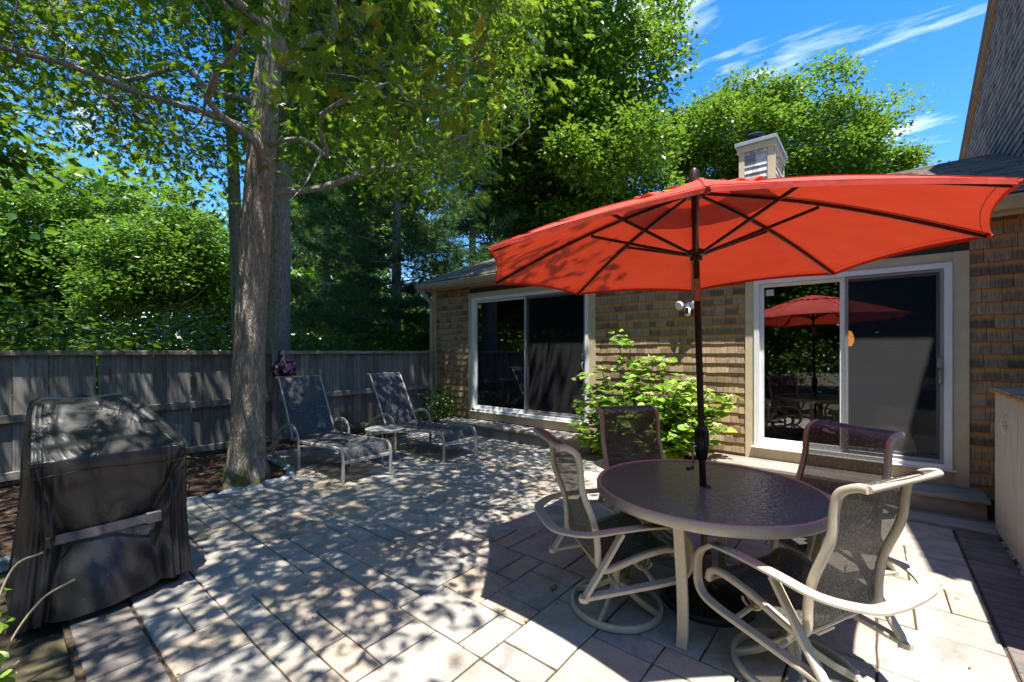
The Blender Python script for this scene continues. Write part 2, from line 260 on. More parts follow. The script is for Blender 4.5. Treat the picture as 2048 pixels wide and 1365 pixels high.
def screen_mat(name, c, open_):
    m, nt, b, out = new_mat(name); b.inputs['Base Color'].default_value = (*c, 1); b.inputs['Roughness'].default_value = 0.8; b.inputs['Specular IOR Level'].default_value = 0.1; nv = N(nt, 'ShaderNodeCombineXYZ', inp={0: 0.0, 1: -0.6, 2: 0.8}); L(nt, nv.outputs[0], b.inputs['Normal'])
    v = objcoord(nt, False); n = noise(nt, 26, 5, 0.8, v); r = ramp(nt, n.outputs[0], [(0.3, (open_ * 0.92,) * 3), (0.7, (open_ * 1.06,) * 3)])
    tp = N(nt, 'ShaderNodeBsdfTransparent'); mx = N(nt, 'ShaderNodeMixShader'); L(nt, r.outputs[0], mx.inputs[0]); L(nt, b.outputs[0], mx.inputs[1]); L(nt, tp.outputs[0], mx.inputs[2]); L(nt, mx.outputs[0], out.inputs[0]); return m
M['screen_shaded'] = screen_mat('shaded insect screen', (0.012, 0.012, 0.014), 0.66)  # same screen mesh, colour darkened for the tree shade on that door
M['screen'] = screen_mat('insect screen', (0.03, 0.03, 0.035), 0.60)
def emit(name, c, s):
    m, nt, b, out = new_mat(name); b.inputs['Base Color'].default_value = (*c, 1); b.inputs['Emission Color'].default_value = (*c, 1); b.inputs['Emission Strength'].default_value = s; return m
M['lamp_glow'] = emit('lit amber glass', (1.0, 0.36, 0.04), 2.2)

# ---------------------------------------------------------------- mesh helpers
def link(o, parent=None):
    col.objects.link(o)
    if parent is not None: o.parent = parent
    return o
def tag(o, label, cat, group=None, kind=None):
    if label: o['label'] = label
    if cat: o['category'] = cat
    if group: o['group'] = group
    if kind: o['kind'] = kind
    return o
def thing(name, label, cat, loc=(0, 0, 0), rz=0.0, group=None):
    o = bpy.data.objects.new(name, None); o.empty_display_size = 0.1; link(o); o.location = loc; o.rotation_euler = (0, 0, rz)
    return tag(o, label, cat, group)
class MB:
    def __init__(s): s.v = []; s.f = []; s.uv = None
    def add(s, vs, fs):
        b = len(s.v); s.v += [tuple(float(x) for x in v) for v in vs]; s.f += [tuple(b + i for i in f) for f in fs]
    def box(s, lo, hi, mat=None):
        x0, y0, z0 = lo; x1, y1, z1 = hi
        vs = [(x0, y0, z0), (x1, y0, z0), (x1, y1, z0), (x0, y1, z0), (x0, y0, z1), (x1, y0, z1), (x1, y1, z1), (x0, y1, z1)]
        if mat is not None: vs = [mat @ Vector(v) for v in vs]
        s.add(vs, [(0, 3, 2, 1), (4, 5, 6, 7), (0, 1, 5, 4), (1, 2, 6, 5), (2, 3, 7, 6), (3, 0, 4, 7)]); return s
    def bev(s, lo, hi, b=0.006):
        x0, y0, z0 = lo; x1, y1, z1 = hi; b = min(b, (x1 - x0) / 3, (y1 - y0) / 3, (z1 - z0) / 3)
        vs = [(x0, y0, z0), (x1, y0, z0), (x1, y1, z0), (x0, y1, z0), (x0, y0, z1 - b), (x1, y0, z1 - b), (x1, y1, z1 - b), (x0, y1, z1 - b),
              (x0 + b, y0 + b, z1), (x1 - b, y0 + b, z1), (x1 - b, y1 - b, z1), (x0 + b, y1 - b, z1)]
        s.add(vs, [(0, 3, 2, 1), (0, 1, 5, 4), (1, 2, 6, 5), (2, 3, 7, 6), (3, 0, 4, 7), (4, 5, 9, 8), (5, 6, 10, 9), (6, 7, 11, 10), (7, 4, 8, 11), (8, 9, 10, 11)]); return s
    def tube(s, pts, rad, n=8, closed=False, flat=None, up=(0, 0, 1)):
        P = [Vector(p) for p in pts]; m = len(P)
        if not isinstance(rad, (list, tuple)): rad = [rad] * m
        rings = []; prev = None
        for i, p in enumerate(P):
            t = (P[(i + 1) % m] - P[i - 1]) if closed else (P[min(i + 1, m - 1)] - P[max(i - 1, 0)])
            t = t.normalized() if t.length > 1e-9 else Vector((0, 0, 1))
            u = Vector(up) if flat else prev
            if u is None: u = Vector((0, 0, 1)) if abs(t.z) < 0.9 else Vector((1, 0, 0))
            a = u - t * u.dot(t)
            if a.length < 1e-6: a = t.orthogonal()
            a.normalize(); b = t.cross(a); prev = a
            ring = []
            for k in range(n):
                th = 2 * math.pi * (k + (0.5 if n == 4 else 0)) / n
                if flat:   # rounded bar: flat=(half along up, half across)
                    c_, s_ = math.cos(th), math.sin(th); e = 0.45
                    ring.append(p + a * flat[0] * math.copysign(abs(c_) ** e, c_) + b * flat[1] * math.copysign(abs(s_) ** e, s_))
                else: ring.append(p + (a * math.cos(th) + b * math.sin(th)) * rad[i])
            rings.append(ring)
        vs = [v for r_ in rings for v in r_]; fs = []
        for i in range(m if closed else m - 1):
            j = (i + 1) % m
            for k in range(n): fs.append((i * n + k, i * n + (k + 1) % n, j * n + (k + 1) % n, j * n + k))
        if not closed: fs += [tuple(range(n - 1, -1, -1)), tuple((m - 1) * n + k for k in range(n))]
        s.add(vs, fs); return s
    def lathe(s, prof, n=32, c=(0, 0, 0)):
        vs = [(c[0] + r_ * math.cos(2 * math.pi * k / n), c[1] + r_ * math.sin(2 * math.pi * k / n), c[2] + z) for r_, z in prof for k in range(n)]; fs = []
        for i in range(len(prof) - 1):
            for k in range(n): fs.append((i * n + k, i * n + (k + 1) % n, (i + 1) * n + (k + 1) % n, (i + 1) * n + k))
        if prof[0][0] > 1e-6: fs.append(tuple(range(n - 1, -1, -1)))
        if prof[-1][0] > 1e-6: fs.append(tuple((len(prof) - 1) * n + k for k in range(n)))
        s.add(vs, fs); return s
    def grid(s, fn, nu, nv):
        vs = [fn(i / nu, j / nv) for i in range(nu + 1) for j in range(nv + 1)]
        s.add(vs, [(i * (nv + 1) + j, (i + 1) * (nv + 1) + j, (i + 1) * (nv + 1) + j + 1, i * (nv + 1) + j + 1) for i in range(nu) for j in range(nv)]); return s
    def mesh(s, name, mat, origin=(0, 0, 0), smooth=False, angle=40):
        me = bpy.data.meshes.new(name); O = origin
        me.from_pydata([(v[0] - O[0], v[1] - O[1], v[2] - O[2]) for v in s.v], [], s.f)
        if mat: me.materials.append(M[mat] if isinstance(mat, str) else mat)
        if smooth:
            me.shade_smooth()
            try: me.set_sharp_from_angle(angle=R(angle))
            except Exception: pass
        me.update(); return me
    def build(s, name, mat, parent=None, origin=(0, 0, 0), smooth=False, angle=40):
        return link(bpy.data.objects.new(name, s.mesh(name, mat, origin, smooth, angle)), parent)
def spline(pts, n=6):
    P = [Vector(p) for p in pts]; P = [P[0] * 2 - P[1]] + P + [P[-1] * 2 - P[-2]]; out = []
    for i in range(1, len(P) - 2):
        for k in range(n):
            t = k / n; a, b, c, d = P[i - 1], P[i], P[i + 1], P[i + 2]
            out.append(0.5 * ((2 * b) + (c - a) * t + (2 * a - 5 * b + 4 * c - d) * t * t + (3 * b - a - 3 * c + d) * t ** 3))
    out.append(P[-2]); return out
def copy_tree(o, parent=None):
    c = o.copy(); col.objects.link(c); c.parent = parent
    for ch in list(o.children): copy_tree(ch, c)
    return c
def tri_mesh(name, V, F, mat):
    me = bpy.data.meshes.new(name); V = np.ascontiguousarray(V, np.float32); F = np.ascontiguousarray(F, np.int32)
    me.vertices.add(len(V)); me.vertices.foreach_set('co', V.ravel()); me.loops.add(F.size); me.loops.foreach_set('vertex_index', F.ravel())
    me.polygons.add(len(F)); me.polygons.foreach_set('loop_start', np.arange(0, F.size, 3, dtype=np.int32)); me.update(calc_edges=True)
    me.materials.append(M[mat]); return me
def nrm(a): return a / np.maximum(np.linalg.norm(a, axis=-1, keepdims=True), 1e-9)
OAK_V = np.array([(0, 0, 0), (.06, .12, 0), (.10, .36, 0), (.10, .60, 0), (.06, .83, 0), (-.06, .12, 0), (-.10, .36, 0), (-.10, .60, 0), (-.06, .83, 0), (0, 1, -.06),
                  (.25, .38, -.07), (.33, .70, -.12), (.18, .93, -.08), (-.25, .38, -.07), (-.33, .70, -.12), (-.18, .93, -.08)], float)
OAK_F = [(0, 1, 5), (5, 1, 2), (5, 2, 6), (6, 2, 3), (6, 3, 7), (7, 3, 4), (7, 4, 8), (8, 4, 9), (1, 10, 2), (2, 11, 3), (3, 12, 4), (5, 6, 13), (6, 7, 14), (7, 8, 15)]
HEART_V = np.array([(0, 0, 0), (.30, .10, .05), (.38, .38, .08), (.22, .75, .04), (0, 1, -.10), (-.30, .10, .05), (-.38, .38, .08), (-.22, .75, .04), (0, .4, -.02)], float)
HEART_F = [(0, 1, 8), (1, 2, 8), (2, 3, 8), (3, 4, 8), (4, 7, 8), (7, 6, 8), (6, 5, 8), (5, 0, 8)]
DIA_V = np.array([(0, 0, 0), (.30, .42, .05), (0, 1, -.05), (-.30, .42, .05)], float); DIA_F = [(0, 1, 2), (0, 2, 3)]
NEEDLE_V = np.array([(-.02, 0, 0), (.02, 0, 0), (0, 1, 0)], float); NEEDLE_F = [(0, 1, 2)]
PETAL_V = np.array([(0, 0, 0), (.35, .5, .06), (.2, .95, .0), (-.2, .95, .0), (-.35, .5, .06)], float); PETAL_F = [(0, 1, 2), (0, 2, 3), (0, 3, 4)]
def leaves(P, axis, normal, size, TV, TF):
    axis = nrm(axis); side = nrm(np.cross(axis, normal)); nn = np.cross(side, axis); n = len(P)
    V = P[:, None, :] + size[:, None, None] * (TV[None, :, 0:1] * side[:, None, :] + TV[None, :, 1:2] * axis[:, None, :] + TV[None, :, 2:3] * nn[:, None, :])
    F = np.asarray(TF)[None] + (np.arange(n) * len(TV))[:, None, None]
    return V.reshape(-1, 3), F.reshape(-1, 3)
def cluster_leaves(Cs, per, spread, size, g, TV, TF, droop=0.25, flat=0.55):
    n = len(Cs) * per; P = np.repeat(Cs, per, 0) + g.normal(size=(n, 3)) * np.array([spread, spread, spread * flat])
    out = P - np.repeat(Cs, per, 0); out[:, 2] *= 0.4; ax = nrm(out + g.normal(size=(n, 3)) * spread * 0.6); ax[:, 2] -= droop
    nr = g.normal(size=(n, 3)) * 0.55 + np.array([0, 0, 1.0]); s = size * g.uniform(0.5, 1.3, n)
    return leaves(P, ax, nr, s, TV, TF)
def obj_from(name, me, parent=None): return link(bpy.data.objects.new(name, me), parent)

# ---------------------------------------------------------------- ground, patio, bed
g = MB(); g.add([(-160, -120, -0.05), (120, -120, -0.05), (120, 200, -0.05), (-160, 200, -0.05)], [(0, 1, 2, 3)])
tag(g.build('ground', 'soil'), None, None, kind='structure')
UN = 0.1715; PX0, PX1, PY0, PY1 = -7.30, 0.525, 0.575, 6.15
patio = tag(MB().box((PX0, 0.28, -0.045), (0.84, PY1, -0.014)).box((-2.92, -0.36, -0.045), (0.84, 0.279, -0.0145)).build('patio', 'sand'), None, None, kind='structure')
EDGE = [(-4.55, -0.9), (-4.75, -0.3), (-4.95, 0.35), (-5.08, 0.8), (-5.28, 1.2), (-5.40, 1.6), (-5.37, 1.95), (-5.42, 2.22), (-5.58, 2.42), (-5.85, 2.52), (-6.25, 2.54), (-6.62, 2.58),
        (-6.86, 2.75), (-6.80, 3.2), (-6.68, 3.75), (-6.52, 4.35), (-6.55, 5.0), (-6.62, 5.72)]
def bed_x(y):
    ys = [p[1] for p in EDGE]
    return float(np.interp(y, ys, [p[0] for p in EDGE]))
nw, nh = int(round((PX1 - PX0) / UN)), int(round((PY1 - PY0) / UN)); occ = np.zeros((nw, nh), bool); pav_cache = {}
SIZES = [(3, 2), (2, 3), (2, 3), (3, 3), (3, 3), (2, 2), (2, 2), (1, 2), (2, 1), (3, 2)]
for i in range(nw - 1, -1, -1):
    for j in range(nh):
        if occ[i, j]: continue
        opts = [s for s in SIZES if i - s[0] + 1 >= 0 and j + s[1] <= nh and not occ[i - s[0] + 1:i + 1, j:j + s[1]].any()]
        w, h = rnd.choice(opts) if opts else (1, 1)
        if not opts and i > 0 and not occ[i - 1, j]: w = 2
        occ[i - w + 1:i + 1, j:j + h] = True
        xa, xb = PX1 - (nw - (i - w + 1)) * UN, PX1 - (nw - 1 - i) * UN; ya, yb = PY0 + j * UN, PY0 + (j + h) * UN
        if xb < bed_x((ya + yb) / 2) - 0.12 or (ya > 5.78): continue
        key = (w, h, rnd.randrange(2))
        if key not in pav_cache:
            q = MB(); gp = 0.005; W, H = w * UN / 2 - gp, h * UN / 2 - gp; NX, NY = max(2, w), max(2, h)
            per = []
            for a in range(NX): per.append((-W + 2 * W * a / NX, -H))
            for a in range(NY): per.append((W, -H + 2 * H * a / NY))
            for a in range(NX): per.append((W - 2 * W * a / NX, H))
            for a in range(NY): per.append((-W, H - 2 * H * a / NY))
            per = [(x + rnd.uniform(-.0035, .0035), y + rnd.uniform(-.0035, .0035)) for x, y in per]; m_ = len(per)
            b_ = 0.006; inn = [(x * (1 - b_ / W), y * (1 - b_ / H)) for x, y in per]
            q.add([(x, y, -0.03) for x, y in per] + [(x, y, -0.005) for x, y in per] + [(x, y, rnd.uniform(-.0012, .0012)) for x, y in inn],
                  [(k, (k + 1) % m_, m_ + (k + 1) % m_, m_ + k) for k in range(m_)] + [(m_ + k, m_ + (k + 1) % m_, 2 * m_ + (k + 1) % m_, 2 * m_ + k) for k in range(m_)] + [tuple(range(2 * m_, 3 * m_))])
            pav_cache[key] = q.mesh('paver', 'paver')
        o = obj_from('paver', pav_cache[key], patio); o.location = ((xa + xb) / 2, (ya + yb) / 2, rnd.uniform(-.002, .002))
        o.rotation_euler = (rnd.uniform(-.003, .003), rnd.uniform(-.003, .003), rnd.choice([0, math.pi]))
bm_ = MB().bev((-0.046, -0.128, -0.03), (0.046, 0.128, 0.0), 0.005).mesh('brick', 'brick_dark')
y = 5.34
while y > 1.5:      # border along the storage bin
    o = obj_from('brick', bm_, patio); o.location = (0.665, y, rnd.uniform(-.003, .002)); o.rotation_euler = (0, 0, R(90) + rnd.uniform(-.01, .01)); y -= 0.1
x = -1.0
while x > -4.9:     # border along the near side of the patio
    o = obj_from('brick', bm_, patio); o.location = (x, 0.435, rnd.uniform(-.003, .002)); o.rotation_euler = (0, 0, rnd.uniform(-.01, .01)); x -= 0.1
    for yb_ in (.17, -.095):
        if -2.85 < x < -1.9: o = obj_from('brick', bm_, patio); o.location = (x + .03, yb_, rnd.uniform(-.003, .002)); o.rotation_euler = (0, 0, rnd.uniform(-.01, .01))
# planting bed along the fence
q = MB(); ys = np.linspace(-1.2, 6.1, 60)
def bedf(u, v):
    yy = -1.2 + 7.3 * u; xr = bed_x(yy) - 0.03; xx = -7.9 + (xr + 7.9) * v
    return (xx, yy, 0.012 + 0.05 * math.sin(math.pi * min(1, v * 1.02)) ** 0.5 + 0.012 * math.sin(7 * xx + 3 * yy) * math.sin(5 * yy))
q.grid(bedf, 60, 24); tag(q.build('planting_bed', 'mulch', smooth=True), None, None, kind='structure')
n = 5200; yy = rng.uniform(-1.1, 6.0, n); vv = rng.uniform(0.02, 0.97, n); P = np.array([bedf((a + 1.2) / 7.3, b) for a, b in zip(yy, vv)]); P[:, 2] += rng.uniform(0.0, 0.012, n)
V, F = leaves(P, rng.normal(size=(n, 3)) * [1, 1, .25], rng.normal(size=(n, 3)) * .3 + [0, 0, 1], rng.uniform(.02, .07, n), np.array([(-.12, 0, 0), (.12, 0, 0), (.1, 1, .05), (-.1, 1, 0)], float), [(0, 1, 2), (0, 2, 3)])
tag(obj_from('mulch_chips', tri_mesh('mulch_chips', V, F, 'chip')), 'brown bark mulch chips covering the planting bed', 'mulch', kind='stuff')
# granite edging stones
edg = thing('stone_edging', 'row of rough blue grey granite edging stones around the mulch bed', 'edging', (-5.4, 1.9, 0))
pts = spline([(x, y, 0) for x, y in EDGE], 30); acc = 0.0; i = 0; Lg = rnd.uniform(.16, .28); start = pts[0]
for a, b in zip(pts[:-1], pts[1:]):
    acc += (b - a).length
    if acc >= Lg:
        mid = (start + b) / 2; d = b - start; an = math.atan2(d.y, d.x); q = MB(); hl, hw, hh = d.length / 2 - .006, rnd.uniform(.042, .06), rnd.uniform(.035, .06); pr_ = []
        for s, k in ((-0.03, 1.0), (hh * .6, 1.0), (hh, .78)):
            pr_.append([(cx_ * hl * (k if s > .02 else 1) + rnd.uniform(-.008, .008), cy_ * hw * k + rnd.uniform(-.008, .008), s + rnd.uniform(-.006, .006)) for cx_, cy_ in ((-1, -.7), (-.6, -1), (.6, -1), (1, -.6), (1, .6), (.5, 1), (-.6, 1), (-1, .7))])
        q.add([v for r_ in pr_ for v in r_], [(r_ * 8 + k, r_ * 8 + (k + 1) % 8, r_ * 8 + 8 + (k + 1) % 8, r_ * 8 + 8 + k) for r_ in range(2) for k in range(8)] + [tuple(range(16, 24))])
        o = q.build('stone', 'granite', edg, smooth=True, angle=35); o.location = (mid.x + 5.4, mid.y - 1.9, 0); o.rotation_euler = (0, 0, an)
        acc = 0; start = b; Lg = rnd.uniform(.15, .30)
# pale stone strip at foot of bin
n = 420; P = np.stack([rng.uniform(.80, .86, n), rng.uniform(2.6, 5.3, n), rng.uniform(-.012, .012, n)], 1); q = MB()
for p in P:
    r_ = rnd.uniform(.012, .028); q.add([p + np.array(d) * r_ for d in ((1, 0, 0), (0, 1, 0), (-1, 0, 0), (0, -1, 0), (0, 0, .8), (0, 0, -.8))], [(0, 1, 4), (1, 2, 4), (2, 3, 4), (3, 0, 4), (1, 0, 5), (2, 1, 5), (3, 2, 5), (0, 3, 5)])
tag(q.build('gravel_strip', 'granite'), 'narrow strip of pale gravel beside the storage bin', 'gravel', kind='stuff')

# ---------------------------------------------------------------- house
WY = 6.2; HO = (-3.0, WY, 0.0)
house = thing('house', 'cedar shingled house with two sliding doors, chimney and tall gable', 'house', HO)
def hp(name, mb, mat, parent=None, **kw): return mb.build(name, mat, parent or house, HO, **kw)
XL, XR, GX = -7.33, 1.58, 1.58
DL = dict(x0=-6.14, x1=-3.52, z0=0.385, z1=2.60); DR = dict(x0=-1.16, x1=0.60, z0=0.365, z1=2.445)
EV, EVZ = 5.97, 3.0
RY, RZ = 11.0, 4.93; SL = (RZ - EVZ) / (RY - EV)
wb = MB(); cuts = [XL, DL['x0'], DL['x1'], DR['x0'], DR['x1'], XR]
for k in range(5):
    if k in (1, 3):
        d = DL if k == 1 else DR; wb.box((cuts[k], WY, 0), (cuts[k + 1], WY + .16, d['z0'])); wb.box((cuts[k], WY, d['z1']), (cuts[k + 1], WY + .16, 2.95))
    else: wb.box((cuts[k], WY, 0), (cuts[k + 1], WY + .16, 2.95))
wall = hp('wall', wb, 'wall_back')
hp('end_wall', MB().box((XL, WY + .162, 0), (XL + .14, 15.8, 2.94)), 'shingle')
rm = MB()    # rooms behind the doors
for x0, x1 in ((-7.1, -2.6), (-2.3, 1.5)):
    rm.box((x0, WY + .17, .30), (x1, 11, .34)); rm.box((x0, 11, .30), (x1, 11.1, 2.9)); rm.box((x0 - .1, WY + .17, .30), (x0, 11.1, 2.9)); rm.box((x1, WY + .17, .3), (x1 + .1, 11.1, 2.9)); rm.box((x0, WY + .17, 2.86), (x1, 11.1, 2.9))
hp('interior', rm, 'room')
# shingles
def shingle_mesh(n=1):
    q = MB(); t = 0.021
    q.add([(-.5, -t, 0), (.5, -t, 0), (.5, -.003, 1), (-.5, -.003, 1), (-.5, .0, 0), (.5, .0, 0)], [(0, 1, 2, 3), (4, 5, 1, 0), (0, 3, 4), (1, 5, 2)])
    me = q.mesh('shingle', 'shingle'); uv = me.uv_layers.new(name='uv')
    for lp in me.loops: co = me.vertices[lp.vertex_index].co; uv.data[lp.index].uv = (co.x + .5, co.z)
    return me
SM = shingle_mesh(); EXPO = 0.1275
TR = 0.10   # trim board width
segs = [(XL + .1, DL['x0'] - TR), (DL['x1'] + TR + .02, DR['x0'] - TR), (DR['x1'] + TR + .02, XR)]
SH = []
for r_ in range(23):
    z = 0.12 + r_ * EXPO
    if z > 2.86: continue
    for si, (a, b) in enumerate([(XL + .1, XR)] if z > 2.72 else segs):
        x = a
        while x < b - .01:
            w = min(rnd.uniform(.075, .19), b - x)
            if b - x - w < .05: w = b - x
            SH.append((x + w / 2, z + rnd.uniform(-.004, .004), w - .004)); x += w
Pc = np.array([(s[0], WY, s[1] + .06) for s in SH]); px, py, dd = project(Pc)
vis = (px > 0) & (px < 2060) & (py > 0)
hid = ((px > 985) & (px < 1990) & (py < 580 - 0.1 * np.maximum(px - 1600, 0))) | ((px > 1200) & (px < 1420) & (py > 830))
order = np.argsort(dd + 100 * (~vis) + 30 * hid); single = set(order[:300].tolist()); q = MB(); uvs = []
for k, (x, z, w) in enumerate(SH):
    y0 = WY - .002 - rnd.uniform(0, .003); hh = EXPO + .012
    if k in single:
        o = obj_from('shingle', SM, house); o.location = (x - HO[0], y0 - HO[1], z); o.scale = (w, 1 + rnd.uniform(-.1, .25), hh)
    else:
        q.add([(x - w / 2, y0 - .021, z), (x + w / 2, y0 - .021, z), (x + w / 2, y0 - .003, z + hh), (x - w / 2, y0 - .003, z + hh), (x - w / 2, y0, z), (x + w / 2, y0, z)], [(0, 1, 2, 3), (4, 5, 1, 0), (0, 3, 4), (1, 5, 2)])
def uv_box(o, n, uvl):
    uv = o.data.uv_layers.new(name='uv')
    for lp in o.data.loops: uv.data[lp.index].uv = uvl[lp.vertex_index % n]
o = hp('shingle_field', q, 'shingle'); o['kind'] = 'stuff'; uv_box(o, 6, [(0, 0), (1, 0), (1, 1), (0, 1), (0, 0), (1, 0)])
hp('corner_board', MB().bev((XL - .03, WY - .03, .05), (XL + .098, WY - .002, 2.86)), 'trim')
hp('corner_board', MB().bev((XL - .03, WY, .05), (XL - .003, WY + .12, 2.86)), 'trim')
hp('frieze_board', MB().box((XL - .05, WY - .035, 2.862), (XR, WY - .003, 2.96)), 'trim')
# door trim, doors
def door(d, n, label, screen_side):
    x0, x1, z0, z1 = d['x0'], d['x1'], d['z0'], d['z1']
    hp('door_trim', MB().bev((x0 - TR, WY - .034, z0 - .16), (x0 - .002, WY + .02, z1 + TR)), 'trim')
    hp('door_trim', MB().bev((x1 + .002, WY - .034, z0 - .16), (x1 + TR + .02, WY + .02, z1 + TR)), 'trim')
    hp('door_trim', MB().bev((x0 - .001, WY - .032, z1 + .002), (x1 + .001, WY + .02, z1 + TR - .001)), 'trim')
    hp('door_apron', MB().bev((x0 - .001, WY - .031, z0 - .16), (x1 + .001, WY + .02, z0 - .014)), 'trim')
    fr = MB(); fw_ = .058; y0, y1 = WY - .05, WY + .09
    fr.bev((x0, y0, z0), (x0 + fw_, y1, z1)); fr.bev((x1 - fw_, y0, z0), (x1, y1, z1)); fr.bev((x0 + fw_, y0 + .003, z1 - fw_), (x1 - fw_, y1, z1 - .001)); fr.bev((x0 + fw_, y0 - .012, z0 + .001), (x1 - fw_, y1, z0 + .045))
    fr.bev((x0 - .03, y0 - .03, z0 - .012), (x1 + .03, y0 + .02, z0 - .001))
    fo = hp('sliding_door', fr, 'vinyl'); fo['label'] = label
    xm = (x0 + x1) / 2 - .02; a0, a1 = x0 + fw_, x1 - fw_; b0, b1 = z0 + .046, z1 - fw_ - .001
    def sash(xa, xb, ya, yb, w, mat, nm):
        s = MB(); s.bev((xa, ya, b0), (xa + w, yb, b1)); s.bev((xb - w, ya, b0), (xb, yb, b1)); s.bev((xa + w, ya + .002, b1 - w), (xb - w, yb, b1 - .001)); s.bev((xa + w, ya + .002, b0 + .001), (xb - w, yb, b0 + w * 1.35)); return hp(nm, s, mat, fo)
    sash(a0, xm + .045, WY + .0, WY + .03, .045, 'vinyl', 'fixed_sash'); hp('pane', MB().box((a0 + .04, WY + .012, b0 + .04), (xm + .005, WY + .018, b1 - .04)), 'glass', fo)
    sash(xm - .0, a1, WY + .045, WY + .075, .05, 'vinyl', 'sliding_sash'); hp('pane', MB().box((xm + .045, WY + .057, b0 + .045), (a1 - .045, WY + .063, b1 - .045)), 'glass', fo)
    sash(xm + .047, a1, WY - .034, WY - .014, .03, 'grey_alu', 'screen_frame'); hp('insect_screen', MB().box((xm + .07, WY - .0255, b0 + .035), (a1 - .025, WY - .0245, b1 - .028)), 'screen' if n else 'screen_shaded', fo)
    h_ = MB(); zc = z0 + 1.02; h_.bev((a1 - .05, WY - .055, zc), (a1 - .015, WY - .036, zc + .10), .004); h_.tube(spline([(a1 - .03, WY - .04, zc - .02), (a1 - .03, WY - .085, zc - .05), (a1 - .03, WY - .085, zc - .13), (a1 - .03, WY - .04, zc - .16)], 5), .011, 8); hp('handle', h_, 'grey_alu', fo, smooth=True)
    hp('security_sticker', MB().box((a0 + .065, WY + .005, b1 - .15), (a0 + .15, WY + .0065, b1 - .075)), 'sticker_y' if n == 0 else 'sticker_w', fo)
    return fo
door(DL, 0, 'dark glazed sliding door beside the loungers', 1); door(DR, 1, 'white sliding door with sunlit insect screen on one half', 1)
hp('curtain', MB().grid(lambda u, v: (-6.08 + .10 * u * (1.6 - v) + .02 * math.sin(u * 14), WY + .22 + .02 * math.sin(u * 20), .45 + 2.0 * v), 14, 8), 'curtain', smooth=True)
# roof
rb = MB(); X0, X1 = XL - .28, GX + 1.0
rb.add([(X0, EV, EVZ), (X1, EV, EVZ), (X1, RY, RZ), (X0, RY, RZ), (X0, RY + 5, RZ - 5 * SL), (X1, RY + 5, RZ - 5 * SL)], [(0, 1, 2, 3), (3, 2, 5, 4)]); 
rb.add([(X0, EV, EVZ - .03), (X1, EV, EVZ - .03), (X1, RY, RZ - .03), (X0, RY, RZ - .03)], [(3, 2, 1, 0)])
roof = hp('roof', rb, 'roof')
q = MB(); nr_ = 38; ln = math.hypot(RY - EV, RZ - EVZ); ex = ln / nr_; ux, uz = (RY - EV) / ln, (RZ - EVZ) / ln
for r_ in range(nr_):
    x = X0 - .02 + rnd.uniform(-.2, 0)
    while x < GX - .02:
        w = rnd.uniform(.14, .34); xa, xb = max(x, X0 - .02), min(x + w - .005, GX - .01); x += w
        if xb - xa < .02: continue
        s0, s1 = r_ * ex - (.03 if r_ == 0 else 0), r_ * ex + ex * 1.3; t = rnd.uniform(.007, .013)
        def rp(xx, s, h): return (xx, EV + ux * s - uz * h, EVZ + uz * s + ux * h)
        q.add([rp(xa, s0, .002), rp(xb, s0, .002), rp(xa, s0, t + .004), rp(xb, s0, t + .004), rp(xb, s1, .004), rp(xa, s1, .004)], [(0, 1, 3, 2), (2, 3, 4, 5), (0, 2, 5), (1, 4, 3)])
o = hp('roof_shingles', q, 'roof', roof); o['kind'] = 'stuff'
rk = MB(); rk.add([(X0 - .02, EV, EVZ - .16), (X0 + .01, EV, EVZ - .16), (X0 + .01, RY, RZ - .16), (X0 - .02, RY, RZ - .16), (X0 - .02, EV, EVZ + .0), (X0 + .01, EV, EVZ + .0), (X0 + .01, RY, RZ), (X0 - .02, RY, RZ)], [(0, 3, 2, 1), (4, 5, 6, 7), (0, 1, 5, 4), (1, 2, 6, 5), (2, 3, 7, 6), (3, 0, 4, 7)])
hp('rake_board', rk, 'trim'); hp('soffit', MB().box((X0 + .012, EV + .07, EVZ - .165), (GX, WY + .02, EVZ - .15)), 'trim')
gt = MB(); prof = [(0, 0), (-.005, -.12), (-.075, -.125), (-.10, -.075), (-.112, -.012), (-.108, -.004), (-.10, -.012), (-.09, -.07), (-.07, -.112), (-.012, -.11), (-.008, 0)]
gx0, gx1 = X0 - .03, GX - .02; gt.add([(x, EV + .068 + p[0], EVZ - .022 + p[1]) for x in (gx0, gx1) for p in prof], [(k, k + 11, (k + 1) % 11 + 11, (k + 1) % 11) for k in range(11)] + [tuple(range(10, -1, -1)), tuple(range(11, 22))])
gut = hp('gutter', gt, 'gutter'); hp('fascia', MB().box((X0 + .012, EV + .072, EVZ - .15), (GX, EV + .095, EVZ - .004)), 'trim')
dp = [(XL - .10, EV + .02, EVZ - .145), (XL - .10, EV + .03, EVZ - .22), (XL - .02, WY - .07, EVZ - .42), (XL + .0, WY - .065, EVZ - .55), (XL + .0, WY - .065, .1)]
ds = hp('downspout', MB().tube(dp, 1, 8, flat=(.04, .03), up=(1, 0, 0)), 'gutter', smooth=True, angle=60)
for z in (2.0, .9): hp('strap', MB().box((XL - .05, WY - .105, z), (XL + .05, WY - .032, z + .03)), 'gutter', ds)
